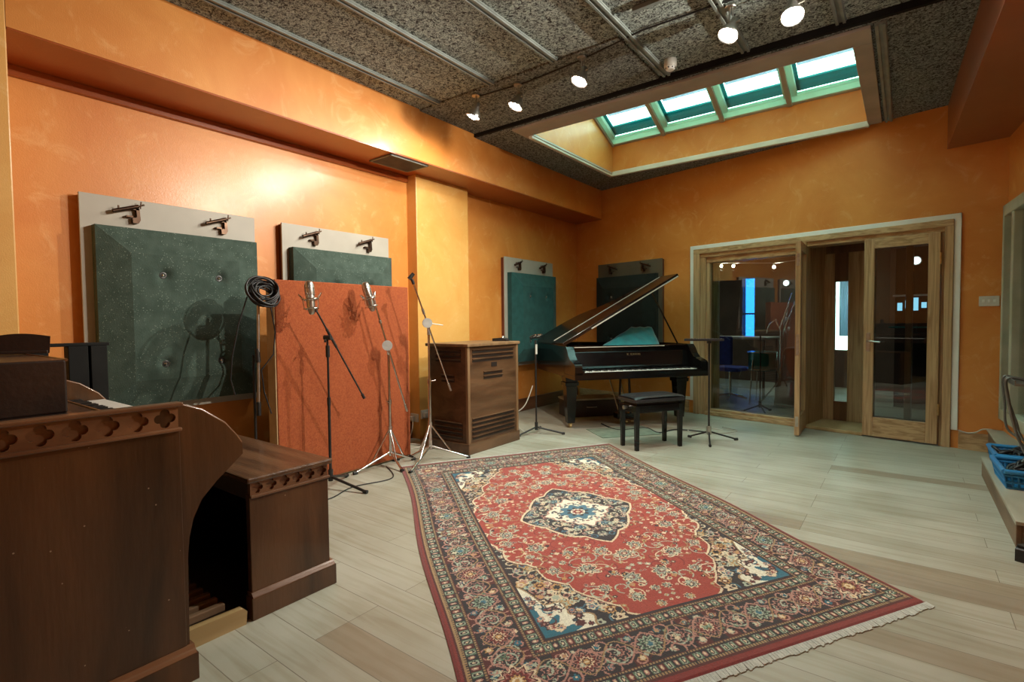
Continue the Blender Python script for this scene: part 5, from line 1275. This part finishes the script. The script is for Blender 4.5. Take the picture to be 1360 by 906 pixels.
t = Thing('cymbal_stand', 'chrome stand with angled tubes beyond the fixed pane', 'stand', BP(-2.95, 1.7, 0))
t.part('pole', MB().tube([BP(-2.95, 1.7, .1), BP(-2.95, 1.7, 1.05), BP(-2.80, 1.7, 1.5)], .012, 8).tube([BP(-2.90, 1.7, 1.0), BP(-2.72, 1.7, 1.5)], .010, 8), CHROME)
t.part('arm', MB().tube([BP(-2.95, 1.7, 1.0), BP(-3.02, 1.7, 1.14), BP(-3.10, 1.7, 1.08), BP(-3.14, 1.7, .95)], .012, 8), CHROME)
for a in range(3): t.part('leg', MB().tube([BP(-2.95, 1.7, .3), BP(-2.95 + .3 * cos(a * 2.1), 1.7 + .3 * sin(a * 2.1), .012)], .010, 6), CHROME)
c = BP(-2.74, .55, 0)
t = Thing('microphone_stand', 'black tripod stand just behind the fixed pane', 'microphone stand', c)
tripod(t, c, .10, [BP(-2.60, .40, 0), BP(-2.92, .45, 0), BP(-2.72, .80, 0)], BLACKM); t.part('pole', MB().tube([(c[0], c[1], .1), (c[0], c[1], .95)], .009, 8), BLACKM)
t = Thing('covered_amplifier', 'dark cloth-covered amplifier beside the open door leaf, beyond the pane', 'amplifier', BP(-2.62, 1.0, 0), -B)
f = MB().at(BM)
f.add([(-2.86, D + 1.2, 0), (-2.36, D + 1.2, 0), (-2.36, D + 1.6, 0), (-2.86, D + 1.6, 0), (-2.74, D + 1.25, .78), (-2.42, D + 1.25, .78), (-2.42, D + 1.55, .78), (-2.74, D + 1.55, .78)],
      [(0, 3, 2, 1), (4, 5, 6, 7), (0, 1, 5, 4), (1, 2, 6, 5), (2, 3, 7, 6), (3, 0, 4, 7)]); t.part('cover', f, DARKR, .04)
t.part('handle', MB().at(BM).tube([(-2.64, D + 1.4, .775), (-2.64, D + 1.4, .81), (-2.52, D + 1.4, .81), (-2.52, D + 1.4, .775)], .010, 6), BLACKM)
t = Thing('equipment_rack', 'dark equipment rack with small blue lit displays beyond the closed door leaf', 'rack', BP(-1.25, 2.3, 0), -B)
t.part('cabinet', MB().at(BM).box((-1.75, D + 2.2, 0), (-1.30, D + 2.7, 2.05)), BLACKP, .006)
t.part('shelf', MB().at(BM).box((-1.76, D + 2.14, 1.42), (-1.29, D + 2.2, 1.44)), WHITE, .002)
sc_ = emis('lit_display', (.35, .75, 1.0), 1.6)
for i in range(5): t.part('display', MB().at(BM).box((-1.72 + .082 * i, D + 2.19, 1.24 + .03 * (i % 2)), (-1.72 + .082 * i + .05, D + 2.199, 1.34 + .03 * (i % 3))), sc_)
t.part('desk_top', MB().at(BM).box((-1.78, D + 2.05, 1.02), (-1.27, D + 2.2, 1.04)), TEALP, .002)
def downlight(label, s, d):  # fill lamp added to brighten the room beyond
    p = BP(s, d, 2.6); t = Thing('fill_downlight', label, 'downlight', p)
    t.part('ring', MB().lathe([(.05, -.02), (.06, -.015), (.06, 0), (.05, 0)], 20, p), WHITE)
    t.part('lamp_face', MB().lathe([(.001, -.016), (.045, -.018), (.045, -.008), (.001, -.008)], 20, p), emis('dim_lamp_face', (.9, 1, .95), 9))
    ld = bpy.data.lights.new('fill_beam', 'SPOT'); ld.energy = 45; ld.spot_size = radians(140); ld.spot_blend = .5; ld.shadow_soft_size = .05; ld.color = (.75, 1, .92)
    lo = bpy.data.objects.new('fill_beam', ld); COL.objects.link(lo); lo.parent = t.o; lo.location = (0, 0, -.04)
WL = [(-3.697, 3.88, 1.786), (-1.53, 2.14, 1.86)]
WB_ = [(-3.914, 1.985), (-3.723, 1.965), (-3.126, 1.90)]
def wall_lamp(label, s, d, z):
    p = BP(s, d, z); t = Thing('wall_lamp', label, 'wall lamp', p, -B)
    t.part('ring', MB().at(BM).tube([(s, D + d, z), (s, D + d - .03, z)], .055, 18), WHITE)
    t.part('lamp_face', MB().at(BM).tube([(s, D + d - .03, z), (s, D + d - .045, z)], [.046, .036], 18), emis('dim_lamp_face', (.95, 1, .97), 5))
wall_lamp('small round lit lamp high on the wall beyond the fixed pane', *WL[0]); wall_lamp('small round lit lamp at the top of the equipment rack', -1.53, 2.2, 1.86)
wire = MB().tube([BP(-5.7, 1.9, 2.05), BP(-4.0, 1.9, 2.035), BP(-3.6, 1.9, 2.00), BP(-3.1, 1.9, 1.955), BP(-2.6, 1.9, 1.98), BP(.28, 1.9, 2.1)], .004, 6)
o = build('lamp_wire', wire, SATIN); tag(o, 'thin wire carrying three warm lamps beyond the fixed pane', 'wire')
for i, (s_, z_) in enumerate(WB_):
    p = V(*BP(s_, 1.9, z_)); t = Thing('hanging_lamp', ['small warm lamp on the wire, leftmost beyond the pane', 'small warm lamp on the wire, second from the left', 'small warm lamp on the wire, nearest the open door leaf'][i], 'lamp', tuple(p), group='warm lamps on the wire beyond the pane')
    t.part('socket', MB().tube([tuple(p + V(0, 0, .02)), tuple(p + V(0, 0, .05))], .012, 8), SATIN)
    t.part('bulb', MB().lathe([(.002, -.022), (.014, -.018), (.020, -.004), (.016, .012), (.010, .022)], 14, tuple(p)), WARM)
    ld = bpy.data.lights.new('lamp_glow', 'POINT'); ld.energy = 9; ld.shadow_soft_size = .03; ld.color = (1, .80, .62)
    lo = bpy.data.objects.new('lamp_glow', ld); COL.objects.link(lo); lo.parent = t.o; lo.location = (0, -.03, -.05)
downlight('small added fill downlight in the ceiling of the room beyond', -3.2, 2.9)

# ------------------------------------------------------------------ daylight and camera
w = bpy.data.worlds.new('overcast_sky'); S.world = w; w.use_nodes = True
bg = w.node_tree.nodes['Background']; bg.inputs[0].default_value = (.67, 1.0, .92, 1); bg.inputs[1].default_value = 7.0

cam = bpy.data.cameras.new('camera'); co = bpy.data.objects.new('camera', cam); COL.objects.link(co)
yaw, pit, rol = radians(37.128), radians(2.101), radians(-.611)
fwd = V(-sin(yaw) * cos(pit), cos(yaw) * cos(pit), -sin(pit)); rt = V(cos(yaw), sin(yaw), 0); up = rt.cross(fwd)
rt2 = rt * cos(rol) + up * sin(rol); up2 = -rt * sin(rol) + up * cos(rol)
R3 = Matrix((rt2, up2, -fwd)).transposed()
co.matrix_world = Matrix.Translation((0, 0, 1.15)) @ R3.to_4x4()
cam.sensor_width = 36; cam.lens = 691.85 / 1360 * 36; cam.clip_start = .02
S.camera = co
S.view_settings.view_transform = 'Standard'; S.view_settings.look = 'None'; S.view_settings.gamma = 1; S.view_settings.use_curve_mapping = False
S.view_settings.exposure = 0.35
